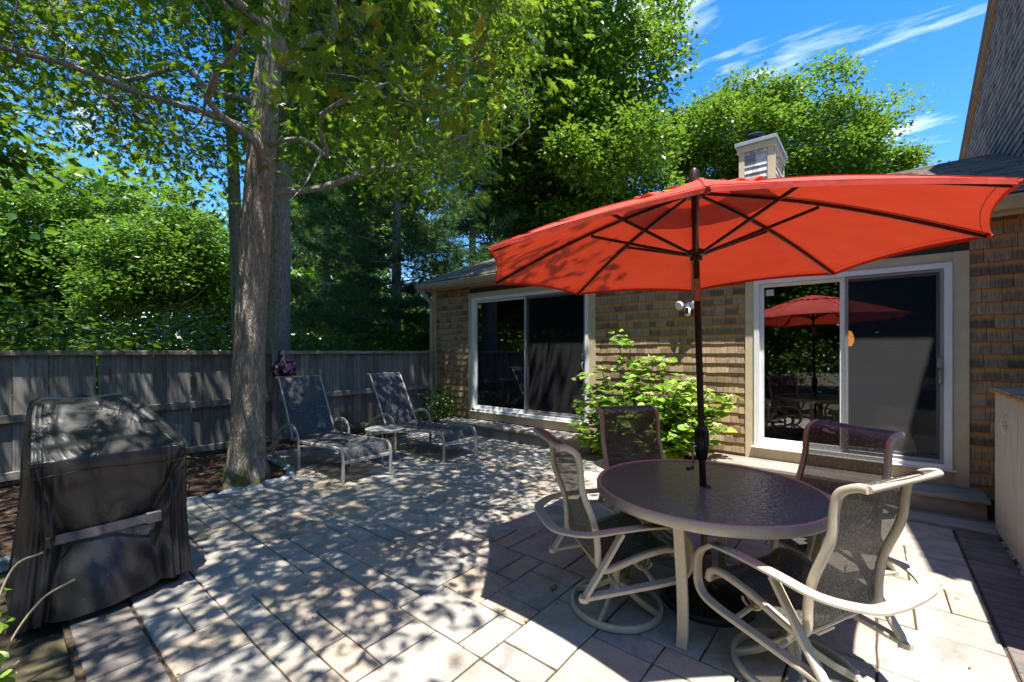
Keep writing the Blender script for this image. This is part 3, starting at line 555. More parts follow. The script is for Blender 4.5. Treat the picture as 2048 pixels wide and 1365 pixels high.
# chimney
cx0, cx1, cy0, cy1, cz1 = -2.055, -1.46, 9.5, 10.7, 5.53
ch = hp('chimney', MB().box((cx0 + .03, cy0 + .03, 3.6), (cx1 - .03, cy1 - .03, cz1)), 'wall_back')
for (xa, xb) in ((cx0, cx0 + .1), (cx1 - .1, cx1)):
    hp('corner_board', MB().bev((xa, cy0 - .012, 3.7), (xb, cy0 + .05, cz1 - .02)), 'trim', ch)
hp('corner_board', MB().bev((cx1 - .05, cy0 + .051, 3.7), (cx1 + .012, cy0 + .15, cz1 - .021)), 'trim', ch); hp('corner_board', MB().bev((cx1 - .05, cy1 - .1, 3.7), (cx1 + .012, cy1, cz1 - .021)), 'trim', ch)
for r_ in range(12):
    z = 4.05 + r_ * .12; q = MB(); x = cx0 + .102
    if z > cz1 - .1: break
    while x < cx1 - .103:
        w = min(rnd.uniform(.09, .2), cx1 - .103 - x); q.add([(x, cy0 - .002, z), (x + w - .003, cy0 - .002, z), (x + w - .003, cy0 + .024, z + .13), (x, cy0 + .024, z + .13), (x, cy0 + .028, z), (x + w - .003, cy0 + .028, z)], [(0, 1, 2, 3), (4, 5, 1, 0), (0, 3, 4), (1, 5, 2)]); x += w
    o = hp('shingle_course', q, 'shingle_pale', ch); uv_box(o, 6, [(0, 0), (1, 0), (1, 1), (0, 1), (0, 0), (1, 0)]); q = MB(); yy_ = cy0 + .152
    while yy_ < cy1 - .103:
        w = min(rnd.uniform(.09, .2), cy1 - .103 - yy_); xs = cx1 - .026; q.add([(xs + .028, yy_, z), (xs + .028, yy_ + w - .003, z), (xs + .002, yy_ + w - .003, z + .13), (xs + .002, yy_, z + .13), (xs, yy_, z), (xs, yy_ + w - .003, z)], [(0, 1, 2, 3), (4, 5, 1, 0), (0, 3, 4), (1, 5, 2)]); yy_ += w
    o = hp('shingle_course', q, 'shingle_pale', ch); uv_box(o, 6, [(0, 0), (1, 0), (1, 1), (0, 1), (0, 0), (1, 0)])
sb = MB()   # zig-zag band of cut shingles under the cap
for k in range(5):
    xa = cx0 + .11 + k * .075; sb.add([(xa, cy0 - .01, cz1 - .10), (xa + .07, cy0 - .01, cz1 - .10), (xa + .035, cy0 - .01, cz1 - .16), (xa, cy0 + .01, cz1 - .10), (xa + .07, cy0 + .01, cz1 - .10), (xa + .035, cy0 + .01, cz1 - .16)], [(0, 2, 1), (3, 4, 5), (0, 1, 4, 3), (1, 2, 5, 4), (2, 0, 3, 5)])
hp('sawtooth_trim', sb, 'shingle_pale', ch); sb = MB()
for k in range(9):
    ya = cy0 + .16 + k * .11; sb.add([(cx1 + .01, ya, cz1 - .10), (cx1 + .01, ya + .10, cz1 - .10), (cx1 + .01, ya + .05, cz1 - .16), (cx1 - .01, ya, cz1 - .10), (cx1 - .01, ya + .10, cz1 - .10), (cx1 - .01, ya + .05, cz1 - .16)], [(0, 1, 2), (3, 5, 4), (0, 3, 4, 1), (1, 4, 5, 2), (2, 5, 3, 0)])
hp('sawtooth_trim', sb, 'shingle_pale', ch)
hp('crown_board', MB().box((cx0 - .03, cy0 - .035, cz1 - .09), (cx1 + .03, cy1 + .03, cz1 + .03)), 'trim', ch); hp('cap', MB().bev((cx0 - .065, cy0 - .07, cz1 + .032), (cx1 + .065, cy1 + .065, cz1 + .10)), 'lead', ch)
for yy_, k in ((cy0 + .3, 1.0), (cy0 + .85, .95)):
    hp('flue_cap', MB().lathe([(.13 * k, .1), (.13 * k, .24), (.165 * k, .25), (.17 * k, .30), (.13 * k, .335), (.05, .35), (.001, .352)], 24, ((cx0 + cx1) / 2 - .08, yy_, cz1)), 'flue', ch, smooth=True)
# two storey gable behind and to the side
PKY, PKZ, GS = 9.2, 8.30, 0.458; GY0, GY1 = 3.4, 15.0
def gz(y): return PKZ - GS * abs(y - PKY)
gw = MB(); gw.add([(x, y, z) for x in (GX + .02, GX + 5) for y, z in ((GY0, 0), (GY0, gz(GY0)), (PKY, PKZ), (GY1, gz(GY1)), (GY1, 0))], [(0, 1, 2, 3, 4), (9, 8, 7, 6, 5), (0, 5, 6, 1), (4, 3, 8, 9), (1, 6, 7, 2), (2, 7, 8, 3)])
gab = hp('gable_wall', gw, 'wall_back'); q = MB(); z = 2.4
while z < PKZ:
    half = (PKZ - z) / GS; ya, yb = max(GY0, PKY - half), min(GY1, PKY + half); y = max(ya, 6.3)
    while y < yb - .02:
        w = min(rnd.uniform(.09, .2), yb - y); q.add([(GX - .004, y, z), (GX - .004, y + w - .004, z), (GX + .012, y + w - .004, z + .137), (GX + .012, y, z + .137), (GX + .018, y, z), (GX + .018, y + w - .004, z)], [(0, 3, 2, 1), (4, 0, 1, 5), (0, 4, 3), (1, 2, 5)]); y += w
    z += .127
o = hp('gable_shingles', q, 'shingle_grey', gab); o['kind'] = 'stuff'; uv_box(o, 6, [(0, 0), (1, 0), (1, 1), (0, 1), (0, 0), (1, 0)])
for sgn, ye in ((-1, GY0 - .25), (1, GY1 + .25)):
    for nm, mt, xa, xb, za, zb in (('gable_rake', 'fence_h', GX - .035, GX + .02, -.17, -.01), ('gable_rake_strip', 'cedar_edge', GX - .022, GX + .0, -.225, -.172), ('gable_roof', 'roof', GX - .07, GX + 5, .0, .06)):
        zp, ze = PKZ + .06, gz(ye) + .06; q = MB(); q.add([(xa, PKY, zp + za), (xb, PKY, zp + za), (xb, PKY, zp + zb), (xa, PKY, zp + zb), (xa, ye, ze + za), (xb, ye, ze + za), (xb, ye, ze + zb), (xa, ye, ze + zb)], [(0, 1, 2, 3), (7, 6, 5, 4), (0, 4, 5, 1), (1, 5, 6, 2), (2, 6, 7, 3), (3, 7, 4, 0)]); hp(nm, q, mt, gab)

# security floodlight camera on the wall
sl = thing('security_light', 'white twin floodlight with camera mounted on the shingle wall', 'security light', (-1.95, WY - .02, 2.17))
MB().lathe([(.055, 0), (.055, .02), (.045, .03)], 20).build('mount', 'white_plastic', sl, smooth=True).rotation_euler = (R(90), 0, 0)
MB().tube(spline([(0, -.02, .01), (0, -.05, .02), (0, -.07, -.02)], 5), .03, 12).build('arm', 'white_plastic', sl, smooth=True)
for sx in (-1, 1):
    o = MB().lathe([(.022, -.02), (.045, 0.0), (.058, .04), (.06, .065), (.055, .07), (.001, .072)], 22).build('lamp_head', 'white_plastic', sl, smooth=True); o.location = (sx * .09, -.05, .02); o.rotation_euler = (R(105), 0, R(25 * sx))
    MB().tube([(0, -.03, .015), (sx * .075, -.045, .02)], .018, 10).build('lamp_arm', 'white_plastic', sl, smooth=True)
o = MB().lathe([(.001, -.085), (.03, -.08), (.04, -.06), (.04, .02), (.03, .035), (.001, .04)], 20).build('camera_body', 'white_plastic', sl, smooth=True); o.location = (0, -.085, -.06)
MB().bev((-.021, -.135, -.115), (.021, -.118, -.03), .006).build('camera_window', 'black_plastic', sl)
# lit pendant lamp inside
pl = thing('pendant_lamp', 'glowing amber pendant lamp hanging inside the right sliding door', 'lamp', (-.27, 7.6, 1.62))
MB().lathe([(.03, 0), (.055, .05), (.06, .1), (.045, .17), (.02, .21)], 20).build('shade', 'lamp_glow', pl, smooth=True); MB().tube([(0, 0, .2), (0, 0, 1.2)], .005, 6).build('cord', 'black_plastic', pl)

# door steps
def step_thing(label, x0, x1, yf, zt, low):
    t = thing('door_step', label, 'step', ((x0 + x1) / 2, (yf + WY) / 2, 0)); O = t.location
    n = 3; wd = (WY - .04 - yf) / n
    for k in range(n): MB().bev((x0, yf + k * wd, zt - .035), (x1, yf + (k + 1) * wd - .006, zt), .005).build('tread_board', 'step', t, O)
    MB().box((x0 + .02, yf + .035, -.02), (x1 - .02, yf + .06, zt - .036)).build('riser', 'step', t, O)
    for xe in (x0 + .02, x1 - .045): MB().box((xe, yf + .061, -.02), (xe + .025, WY - .05, zt - .036)).build('side_board', 'step', t, O)
    if low: 
        for k in range(3): MB().bev((x0 + .35, low + k * .135, -.012), (x1 + .02, low + (k + 1) * .135 - .006, .028), .005).build('lower_tread_board', 'step', t, O)
    return t
step_thing('long low grey wooden step under the dark sliding door', -6.62, -3.25, 5.72, .215, None)
step_thing('grey wooden step with lower tread under the white sliding door', -1.62, .80, 5.70, .215, 5.385)

# storage bin at the side
bi = thing('storage_bin', 'tall pinkish grey painted storage bin with shingled lid', 'storage bin', (1.25, 4.4, 0)); O = bi.location
for k in range(3): MB().bev((.80 - .0, 3.25 + k * .765, .03), (.825, 3.25 + (k + 1) * .765 - .004, 1.20), .003).build('side_panel', 'bin', bi, O)
MB().box((.826, 5.50, .03), (1.54, 5.545, 1.20)).build('end_panel', 'bin', bi, O); MB().box((.826, 3.25, .03), (1.54, 3.30, 1.2)).build('end_panel', 'bin', bi, O); MB().box((1.50, 3.301, .03), (1.54, 5.499, 1.22)).build('back_panel', 'bin', bi, O)
MB().box((.772, 3.2, 1.202), (1.55, 5.56, 1.222)).build('lid', 'cedar_edge', bi, O)
q = MB()
for k in range(7):
    for j in range(12):
        ya = 3.19 + j * .1985 + (k % 2) * .0; xa = .765 + k * .112; q.box((xa, ya, 1.2225 + .001 * (7 - k)), (xa + .13, ya + .193, 1.2365 + .001 * (7 - k)))
o = q.build('lid_shingles', 'roof', bi, O); o['kind'] = 'stuff'
lt = MB(); lt.box((.786, 5.10, .98), (.799, 5.125, 1.0)); lt.tube(spline([(.785, 5.112, 1.05), (.775, 5.112, 1.0), (.778, 5.112, .93), (.79, 5.112, .91)], 5), .004, 6); lt.tube([(.799, 5.112, 1.05), (.772, 5.112, 1.05)], .005, 6); lt.tube([(.79, 5.085, .955), (.79, 5.14, .955)], .006, 6)
lt.build('latch', 'chrome', bi, O)

# ---------------------------------------------------------------- fence
FX = -7.36; FT = 1.558
fence = thing('fence', 'weathered grey vertical board fence behind the loungers', 'fence', (FX, 2.6, 0)); FO = (FX, 2.6, 0)
bmesh_v = []
for k in range(4):
    q = MB(); w = .0655 + .001 * k; q.bev((-.009, -w, .07), (.009, w, FT - .055), .003); bmesh_v.append(q.mesh('board', 'fence_v'))
y = -2.35
while y < 6.10:
    o = obj_from('board', rnd.choice(bmesh_v), fence); o.location = (rnd.uniform(-.003, .003), y - 2.6, rnd.uniform(-.012, .01)); o.rotation_euler = (rnd.uniform(-.006, .006), 0, rnd.uniform(-.02, .02)); y += .1375
for (ya, yb) in ((-2.45, .55), (.556, 2.88), (2.99, 6.03)):
    MB().bev((FX - .05, ya, FT - .052), (FX + .062, yb, FT)).build('cap_rail', 'fence_h', fence, FO)
    for z in (.76, .13): MB().bev((FX + .013, ya, z), (FX + .052, yb, z + .088)).build('rail', 'fence_h', fence, FO)
MB().bev((FX - .03, 6.04, 0), (FX + .10, 6.15, FT + .01)).build('post', 'fence_v', fence, FO)
MB().bev((FX - .05, 2.885, 0), (FX + .055, 2.985, FT + .005)).build('post', 'fence_v', fence, FO)
MB().bev((FX - .13, -.6, 0), (FX - .055, -.5, FT - .06)).build('post', 'fence_v', fence, FO)

# ---------------------------------------------------------------- hanging flower basket
hb = thing('hanging_basket', 'hanging basket of pink flowers on the fence post', 'flower basket', (-7.12, 2.99, 1.12))
MB().lathe([(.07, 0), (.11, .05), (.13, .11), (.135, .115), (.12, .112), (.001, .10)], 24).build('pot', 'terracotta', hb, smooth=True)
for a in (0, 120, 240): MB().tube([(.12 * math.cos(R(a)), .12 * math.sin(R(a)), .11), (0, 0, .36)], .004, 5).build('hanger_strand', 'white_plastic', hb)
MB().tube(spline([(0, 0, .34), (0, 0, .40), (-.03, 0, .43), (-.07, 0, .42), (-.085, 0, .38)], 6), .008, 8).build('hook', 'white_plastic', hb, smooth=True)
MB().tube(spline([(-.18, 0, .26), (-.17, 0, .42), (-.10, 0, .45), (-.03, 0, .415)], 6), .008, 8).build('bracket', 'black_plastic', hb, smooth=True)
gq = np.random.default_rng(5); n = 240; D = nrm(gq.normal(size=(n, 3)) * [1, 1, .7] + [0, 0, .35]); P = D * gq.uniform(.08, .16, (n, 1)) + [0, 0, .13]
V, F = leaves(P, D + gq.normal(size=(n, 3)) * .4, gq.normal(size=(n, 3)), gq.uniform(.03, .06, n), HEART_V, HEART_F); obj_from('foliage', tri_mesh('foliage', V, F, 'dark_leaf'), hb)
for k in range(26):
    d = gq.normal(size=3) * [1, 1, .6] + [.5, 0, .5]; d /= np.linalg.norm(d); c = d * gq.uniform(.15, .2) + [0, 0, .13]; a = np.linspace(0, 2 * np.pi, 7)[:-1]
    t1 = nrm(np.cross(d, [0, .3, 1.0])); t2 = np.cross(d, t1); ax = t1 * np.cos(a)[:, None] + t2 * np.sin(a)[:, None] + d * .35
    V, F = leaves(np.repeat(c[None], 6, 0), ax, np.repeat(d[None], 6, 0), np.full(6, gq.uniform(.03, .045)), PETAL_V, PETAL_F); obj_from('flower', tri_mesh('flower', V, F, 'petal_pink'), hb)

# ---------------------------------------------------------------- loungers, side table
def make_chaise():
    t = thing('chaise_lounge', '', '', (0, 0, 0)); fr = (.013, .02); hw = .325
    # local: +X to the foot, origin under the foot end centre
    for s in (-1, 1):
        y = s * hw
        MB().tube(spline([(0, y, .0), (0, y, .26), (-.03, y, .355), (-.12, y, .395), (-.45, y, .385), (-.9, y, .36), (-1.36, y, .365)], 7), 1, 8, flat=(.014, .02), up=(0, 1, 0)).build('side_rail', 'frame_grey', t, smooth=True, angle=60)
        MB().tube(spline([(-1.05, y * 1.1, .0), (-1.06, y * 1.1, .30), (-1.09, y * 1.12, .46), (-1.2, y * 1.14, .545), (-1.36, y * 1.14, .55), (-1.55, y * 1.13, .48), (-1.75, y * 1.1, .36), (-1.9, y * 1.08, .33)], 6), 1, 8, flat=(.012, .024), up=(0, 1, 0)).build('armrest', 'frame_grey', t, smooth=True, angle=60)
        MB().tube([(-1.62, y * 1.06, .40), (-1.8, y * 1.06, .2), (-1.98, y * 1.06, 0)], 1, 8, flat=(.012, .022), up=(0, 1, 0)).build('rear_leg', 'frame_grey', t, smooth=True, angle=60)
        MB().tube(spline([(-1.33, y * .93, .34), (-1.38, y * .93, .42), (-1.62, y * .93, .86), (-1.77, y * .93, 1.12), (-1.82, y * .93, 1.17), (-1.88, y * .93, 1.165)], 6), .013, 8).build('back_rail', 'frame_grey', t, smooth=True)
        MB().tube([(-.55, y * .96, .36), (-1.05, y * 1.05, .30)], .01, 6).build('brace', 'frame_grey', t)
    def seat(u, v):
        x = -.02 - 1.33 * u; z = .40 - .03 * math.sin(math.pi * min(1, u * 1.0)) if u > .09 else .40 - .14 * (1 - u / .09) ** 2
        return (x + (.0 if u > .09 else .0), (-1 + 2 * v) * (hw - .018), z - .022 * math.sin(math.pi * v) * (u > .1))
    MB().grid(seat, 44, 10).build('seat_sling', 'sling_blue', t, smooth=True)
    prf = spline([(-1.36, 0, .38), (-1.62, 0, .86), (-1.77, 0, 1.12), (-1.83, 0, 1.172), (-1.885, 0, 1.165)], 9)
    def back(u, v):
        k = u * (len(prf) - 1); i = min(int(k), len(prf) - 2); p = prf[i].lerp(prf[i + 1], k - i); return (p.x - .015 * math.sin(math.pi * v), (-1 + 2 * v) * (hw * .93 - .012), p.z)
    MB().grid(back, 36, 10).build('back_sling', 'sling_blue', t, smooth=True)
    MB().tube([(-.01, -hw + .015, .245), (-.01, hw - .015, .245)], 1, 8, flat=(.022, .012)).build('foot_crossbar', 'frame_grey', t, smooth=True, angle=60)
    MB().tube([(-1.885, -hw * .93, 1.165), (-1.885, hw * .93, 1.165)], .012, 8).build('top_bar', 'frame_grey', t, smooth=True)
    MB().tube([(-1.06, -hw * 1.08, .30), (-1.06, hw * 1.08, .30)], .011, 8).build('crossbar', 'frame_grey', t, smooth=True)
    for s in (-1, 1): MB().tube([(-1.55, s * .2, .74), (-1.85, s * .2, .36)], .008, 6).build('back_prop', 'frame_grey', t)
    return t
c1 = make_chaise(); c2 = copy_tree(c1)
c1.location = (-4.76, 2.985, 0); c2.location = (-4.63, 4.41, 0); c2.rotation_euler = (0, 0, R(1.5))
for o, lb in ((c1, 'sling chaise lounge beside the oak trunk under the flower basket'), (c2, 'sling chaise lounge beside the dark sliding door step')): tag(o, lb, 'chaise lounge', 'chaise lounges by the fence')
st = thing('side_table', 'small round taupe side table between the two loungers', 'side table', (-5.40, 3.66, 0))
MB().lathe([(.262, .42), (.27, .422), (.272, .448), (.262, .452), (.25, .45)], 40).build('rim', 'frame_grey', st, smooth=True, angle=50); MB().lathe([(.001, .440), (.2495, .440), (.2495, .447), (.001, .447)], 40).build('glass_top', 'table_glass', st)
for k in range(4):
    a = R(45 + 90 * k); MB().tube(spline([(.22 * math.cos(a), .22 * math.sin(a), .425), (.10 * math.cos(a), .10 * math.sin(a), .28), (.10 * math.cos(a), .10 * math.sin(a), .16), (.21 * math.cos(a), .21 * math.sin(a), .005)], 6), .011, 8).build('leg', 'frame_grey', st, smooth=True)

# ---------------------------------------------------------------- dining table
TC = (-.80, 2.83)
tb = thing('dining_table', 'round glass topped patio table under the red umbrella', 'table', (*TC, 0), R(3))
TRR = .655
MB().lathe([(TRR - .045, .672), (TRR - .004, .672), (TRR, .678), (TRR + .002, .715), (TRR - .004, .726), (TRR - .018, .728), (TRR - .024, .722), (TRR - .026, .69), (TRR - .045, .688), (TRR - .045, .672)], 96).build('rim', 'frame', tb, smooth=True, angle=40)
n = 96; q = MB(); q.lathe([(.022, .7205), (TRR - .0255, .7205), (TRR - .0255, .7135), (.022, .7135), (.022, .7205)], n); q.build('glass_top', 'table_glass', tb)
MB().lathe([(.021, .70), (.034, .722), (.034, .7265), (.0205, .7265), (.0205, .70)], 24).build('umbrella_ring', 'black_plastic', tb, smooth=True)
for k in range(4):
    a = R(-90 + 90 * k); ca, sa = math.cos(a), math.sin(a); pts = spline([(.57, 0, .672), (.545, 0, .55), (.50, 0, .30), (.49, 0, .10), (.51, 0, .0)], 6)
    MB().tube([(p.x * ca, p.x * sa, p.z) for p in pts], 1, 8, flat=(.030, .014), up=(-sa, ca, 0)).build('leg', 'frame', tb, smooth=True, angle=60)
for k in range(2):
    a = R(45 + 90 * k); MB().tube([(.6 * math.cos(a), .6 * math.sin(a), .678), (-.6 * math.cos(a), -.6 * math.sin(a), .678)], 1, 8, flat=(.008, .016)).build('cross_support', 'frame', tb, smooth=True, angle=60)

# ---------------------------------------------------------------- swivel chairs
def make_chair():
    t = thing('swivel_chair', '', '', (0, 0, 0)); hw = .262
    ring = [(.262 * math.cos(2 * math.pi * k / 48), .262 * math.sin(2 * math.pi * k / 48), .021) for k in range(48)]
    MB().tube(ring, 1, 10, closed=True, flat=(.02, .0125)).build('base_ring', 'frame', t, smooth=True, angle=60)
    for k in range(4):
        a = R(45 + 90 * k); MB().tube(spline([(.255 * math.cos(a), .255 * math.sin(a), .03), (.15 * math.cos(a), .15 * math.sin(a), .075), (.03 * math.cos(a), .03 * math.sin(a), .15)], 5), 1, 8, flat=(.017, .011)).build('spoke', 'frame', t, smooth=True, angle=60)
    MB().lathe([(.03, .09), (.034, .12), (.026, .2), (.03, .262), (.07, .268), (.07, .276), (.001, .276)], 24).build('swivel_post', 'frame', t, smooth=True, angle=40)
    MB().bev((-.15, -.06, .2765), (.15, .06, .292), .003).build('swivel_plate', 'frame', t); MB().box((-.13, -.09, .2925), (-.09, .09, .30)).build('spring_bracket', 'black_plastic', t)
    for s in (-1, 1):
        MB().tube([(.09 + .045 * math.cos(a), s * (.11 + .006 * a), .34 + .04 * math.sin(a)) for a in np.linspace(0, 4 * math.pi, 40)], .007, 8).build('spring_coil', 'frame', t, smooth=True)
        lo = spline([(-.30, s * (hw + .03), .245), (-.05, s * (hw + .035), .265), (.20, s * (hw + .04), .29), (.285, s * (hw + .04), .33), (.305, s * (hw + .04), .42), (.285, s * (hw + .042), .52), (.20, s * (hw + .045), .592)], 7)
        MB().tube(lo, 1, 8, flat=(.026, .0115), up=(0, 1, 0)).build('side_loop', 'frame', t, smooth=True, angle=60)
        MB().tube(spline([(-.315, s * (hw + .03), .235), (-.22, s * (hw + .034), .38), (-.10, s * (hw + .042), .575)], 5), 1, 8, flat=(.024, .011), up=(0, 1, 0)).build('arm_strut', 'frame', t, smooth=True, angle=60)
        MB().lathe([(.001, -.014), (.028, -.012), (.028, .012), (.001, .014)], 14, (-.312, s * (hw + .03), .24)).build('end_cap', 'frame', t, smooth=True)
        rl = spline([(.27, s * hw, .375), (.255, s * hw, .425), (.19, s * hw, .445), (.05, s * hw, .425), (-.12, s * hw, .375), (-.185, s * hw, .365), (-.22, s * hw, .40), (-.225, s * hw, .50), (-.245, s * hw, .62), (-.31, s * hw, .80), (-.325, s * hw, .93), (-.345, s * hw, 1.0), (-.40, s * hw, 1.035), (-.44, s * hw, 1.04)], 7)
        MB().tube(rl, 1, 10, flat=(.0165, .0165), up=(0, 1, 0)).build('side_rail', 'frame', t, smooth=True, angle=70)
    arm = spline([(.20, -hw - .045, .592), (.05, -hw - .055, .602), (-.12, -hw - .06, .598), (-.30, -hw - .05, .585), (-.42, -.21, .575), (-.445, -.1, .572), (-.448, 0, .572), (-.445, .1, .572), (-.42, .21, .575), (-.30, hw + .05, .585), (-.12, hw + .06, .598), (.05, hw + .055, .602), (.20, hw + .045, .592)], 7)
    MB().tube(arm, 1, 10, flat=(.009, .030)).build('wraparound_arm', 'frame', t, smooth=True, angle=60)
    MB().tube([(-.44, -hw, 1.04), (-.44, hw, 1.04)], .015, 10).build('top_bar', 'frame', t, smooth=True); MB().tube([(.262, -hw, .385), (.262, hw, .385)], .012, 8).build('front_bar', 'frame', t, smooth=True)
    for x, z in ((.10, .315), (-.12, .315)): MB().tube([(x, -hw - .03, z - .045), (x, -.10, z), (x, .10, z), (x, hw + .03, z - .045)], .012, 8).build('cross_rail', 'frame', t, smooth=True)
    MB().tube([(-.185, -hw, .352), (-.185, 0, .348), (-.185, hw, .352)], .011, 8).build('spreader_bar', 'frame', t, smooth=True)
    prf = spline([(.268, 0, .40), (.255, 0, .432), (.19, 0, .452), (.05, 0, .432), (-.12, 0, .382), (-.185, 0, .372), (-.212, 0, .405), (-.217, 0, .50), (-.237, 0, .62), (-.30, 0, .80), (-.317, 0, .93), (-.338, 0, 1.01), (-.398, 0, 1.046), (-.44, 0, 1.056)], 6)
    def part_(a, b, nm):
        def fn(u, v):
            k = (a + (b - a) * u) * (len(prf) - 1); i = min(int(k), len(prf) - 2); p = prf[i].lerp(prf[i + 1], k - i); sag = math.sin(math.pi * v)
            return (p.x - .012 * sag * (p.z > .5), (-1 + 2 * v) * (hw - .012), p.z - .014 * sag * (p.z < .47))
        MB().grid(fn, 30, 10).build(nm, 'sling', t, smooth=True)
    part_(0, .40, 'seat_sling'); part_(.43, 1.0, 'back_sling')
    return t
ch0 = make_chair()
CH = [((-1.21, 2.45), math.atan2(.77, .63), 'swivel patio chair with shaded tan back, on the lounger side of the table'),
      ((-.30, 2.50), math.atan2(.43, -.9), 'swivel patio chair with sunlit arm, beside the brick border'),
      ((-.33, 3.34), math.atan2(-.84, -.54), 'swivel patio chair in front of the white sliding door'),
      ((-1.40, 3.42), math.atan2(-.63, .78), 'swivel patio chair with its back to the hydrangea bush')]
for k, (p, a, lb) in enumerate(CH):
    o = ch0 if k == 0 else copy_tree(ch0); o.location = (*p, 0); o.rotation_euler = (0, 0, a); tag(o, lb, 'chair', 'swivel chairs around the patio table')

# ---------------------------------------------------------------- umbrella
UC = Vector((-.853, 2.832, 2.102)); UR = 1.382; UP = -2.039; un = Vector((-.027, -.017, 1)).normalized()
uu = Vector((0, 1, 0)).cross(un).normalized(); uv_ = un.cross(uu)
um = thing('patio_umbrella', 'large red patio umbrella with dark bronze pole and ribs', 'umbrella', (-.80, 2.85, 0)); UO = Vector((-.80, 2.85, 0))
tips = [UC + (uu * math.cos(UP - k * math.pi / 4) + uv_ * math.sin(UP - k * math.pi / 4)) * UR for k in range(8)]
apex = UC + un * .455; hubz = UC + un * .055
def canopy_pt(k, s, t, lift=0.0):  # s 0 apex..1 rim, t 0..1 between tip k and k+1
    a, b = tips[k % 8], tips[(k + 1) % 8]; e = a.lerp(b, t); bow = .035 * 4 * t * (1 - t) * s ** 2
    e = e + (UC - e) * (bow / UR * 1.0); p = apex.lerp(e, s); rb_ = 4 * t * (1 - t)
    return p + un * (.045 * math.sin(math.pi * s) * 1.0 - .035 * rb_ * s * (1.15 - .4 * s) + .05 * rb_ * s ** 4 + lift)
for k in range(8):
    MB().grid(lambda u, v: canopy_pt(k, .15 + .85 * u, v) - UO, 18, 14).build('canopy_panel', 'canopy', um, smooth=True)
    a_, b_ = [canopy_pt(k, 1, v / 14) - UO for v in range(15)], [canopy_pt(k, 1, v / 14) - UO - un * .018 for v in range(15)]
    q = MB(); q.add([p + (UO + p - p - UC).normalized() * 0 for p in a_] + b_, [(i, i + 1, 16 + i, 15 + i) for i in range(14)]); q.build('hem', 'canopy', um, smooth=True)
    MB().tube([canopy_pt(k, s_, 0) + un * .002 - UO for s_ in np.linspace(.16, 1.0, 16)], 1, 6, flat=(.0025, .008), up=un).build('seam', 'canopy', um, smooth=True)
    MB().tube([canopy_pt(k, .975, v_ / 12) + un * .0015 - UO for v_ in range(13)], .0022, 5).build('hem_stitching', 'canopy', um, smooth=True)
def vent(u, v):
    k = int(min(7.999, v * 8)); t = v * 8 - k; s = .30 * u + .012; ruf = .010 * math.sin(v * 2 * math.pi * 22 + 1.5 * math.sin(v * 31)) * max(0, u - .55) / .45
    return canopy_pt(k, s + .02 * u, t, -.004 * u + .02 + ruf) - UO
MB().grid(vent, 12, 160).build('vent_flap', 'canopy', um, smooth=True)
for k in range(8):
    rp_ = [canopy_pt(k, s, 0) - un * .02 - UO for s in np.linspace(.03, .985, 14)]; side = (tips[k] - UC).cross(un).normalized()
    rib = MB().tube(rp_, 1, 8, flat=(.011, .007), up=un).build('rib', 'bronze', um, smooth=True, angle=60)
    MB().tube([hubz + (tips[k] - UC) * .035 - UO, canopy_pt(k, .47, 0) - un * .038 - UO], 1, 8, flat=(.010, .0065), up=un).build('strut', 'bronze', um, smooth=True, angle=60)
    tp_ = canopy_pt(k, .985, 0) - UO; MB().tube([tp_ - un * .012, tp_ + (tips[k] - UC).normalized() * .022 - un * .018], [.014, .009], 8).build('rib_pocket', 'canopy', um, smooth=True)
ax0 = Vector((-.805, 2.868, .02)); axd = (apex - ax0)
def ap(z): return ax0 + axd * ((z - ax0.z) / axd.z) - UO
MB().tube([ap(.05), ap(1.86)], .0195, 20).build('pole', 'bronze', um, smooth=True); MB().tube([ap(1.8605), ap(2.00)], .0205, 20).build('worn_collar', 'bronze_worn', um, smooth=True); MB().tube([ap(2.0005), ap(2.60)], .0185, 20).build('upper_pole', 'bronze', um, smooth=True)
hb_ = MB().lathe([(.022, -.05), (.035, -.045), (.036, -.02), (.058, -.012), (.06, .012), (.045, .025), (.025, .03)], 28).build('runner_hub', 'bronze', um, smooth=True); hb_.location = hubz - UO
MB().lathe([(.05, -.03), (.05, .0), (.025, .01)], 24).build('top_hub', 'bronze', um, smooth=True).location = apex - un * .02 - UO
MB().lathe([(.034, .05), (.032, .085), (.026, .12), (.022, .128), (.001, .13)], 20).build('finial', 'bronze', um, smooth=True).location = apex - UO
cr_ = MB().lathe([(.024, -.13), (.03, -.125), (.042, -.06), (.046, .0), (.042, .05), (.028, .085), (.022, .09)], 24).build('crank_housing', 'black_plastic', um, smooth=True); cr_.location = ap(1.0); cr_.scale = (1.0, .8, 1.0)
d_ = Vector((-.55, -.83, 0)); q = ap(.96); MB().tube(spline([q + d_ * .03, q + d_ * .06, q + d_ * .065 - Vector((0, 0, .03)), q + d_ * .065 - Vector((0, 0, .13))], 5), .006, 8).build('crank_handle', 'chrome', um, smooth=True); MB().tube([q + d_ * .064 - Vector((0, 0, .13)), q + d_ * .11 - Vector((0, 0, .135))], .011, 10).build('crank_knob', 'black_plastic', um, smooth=True)
MB().lathe([(.27, 0), (.272, .02), (.262, .035), (.16, .062), (.06, .085), (.034, .1), (.034, .30), (.026, .31)], 48).build('base', 'cast', um, smooth=True, angle=35).location = ax0 - UO - Vector((0, 0, .02))
for k in range(40):
    a = 2 * math.pi * k / 40; MB().tube([ax0 - UO + Vector((.075 * math.cos(a), .075 * math.sin(a), .064)), ax0 - UO + Vector((.255 * math.cos(a), .255 * math.sin(a), .02))], .006, 5).build('base_rib', 'cast', um, smooth=True)
lf = thing('fallen_leaf', 'bright green leaf lying on top of the umbrella', 'leaf', canopy_pt(7, .5, .35) + un * .012)
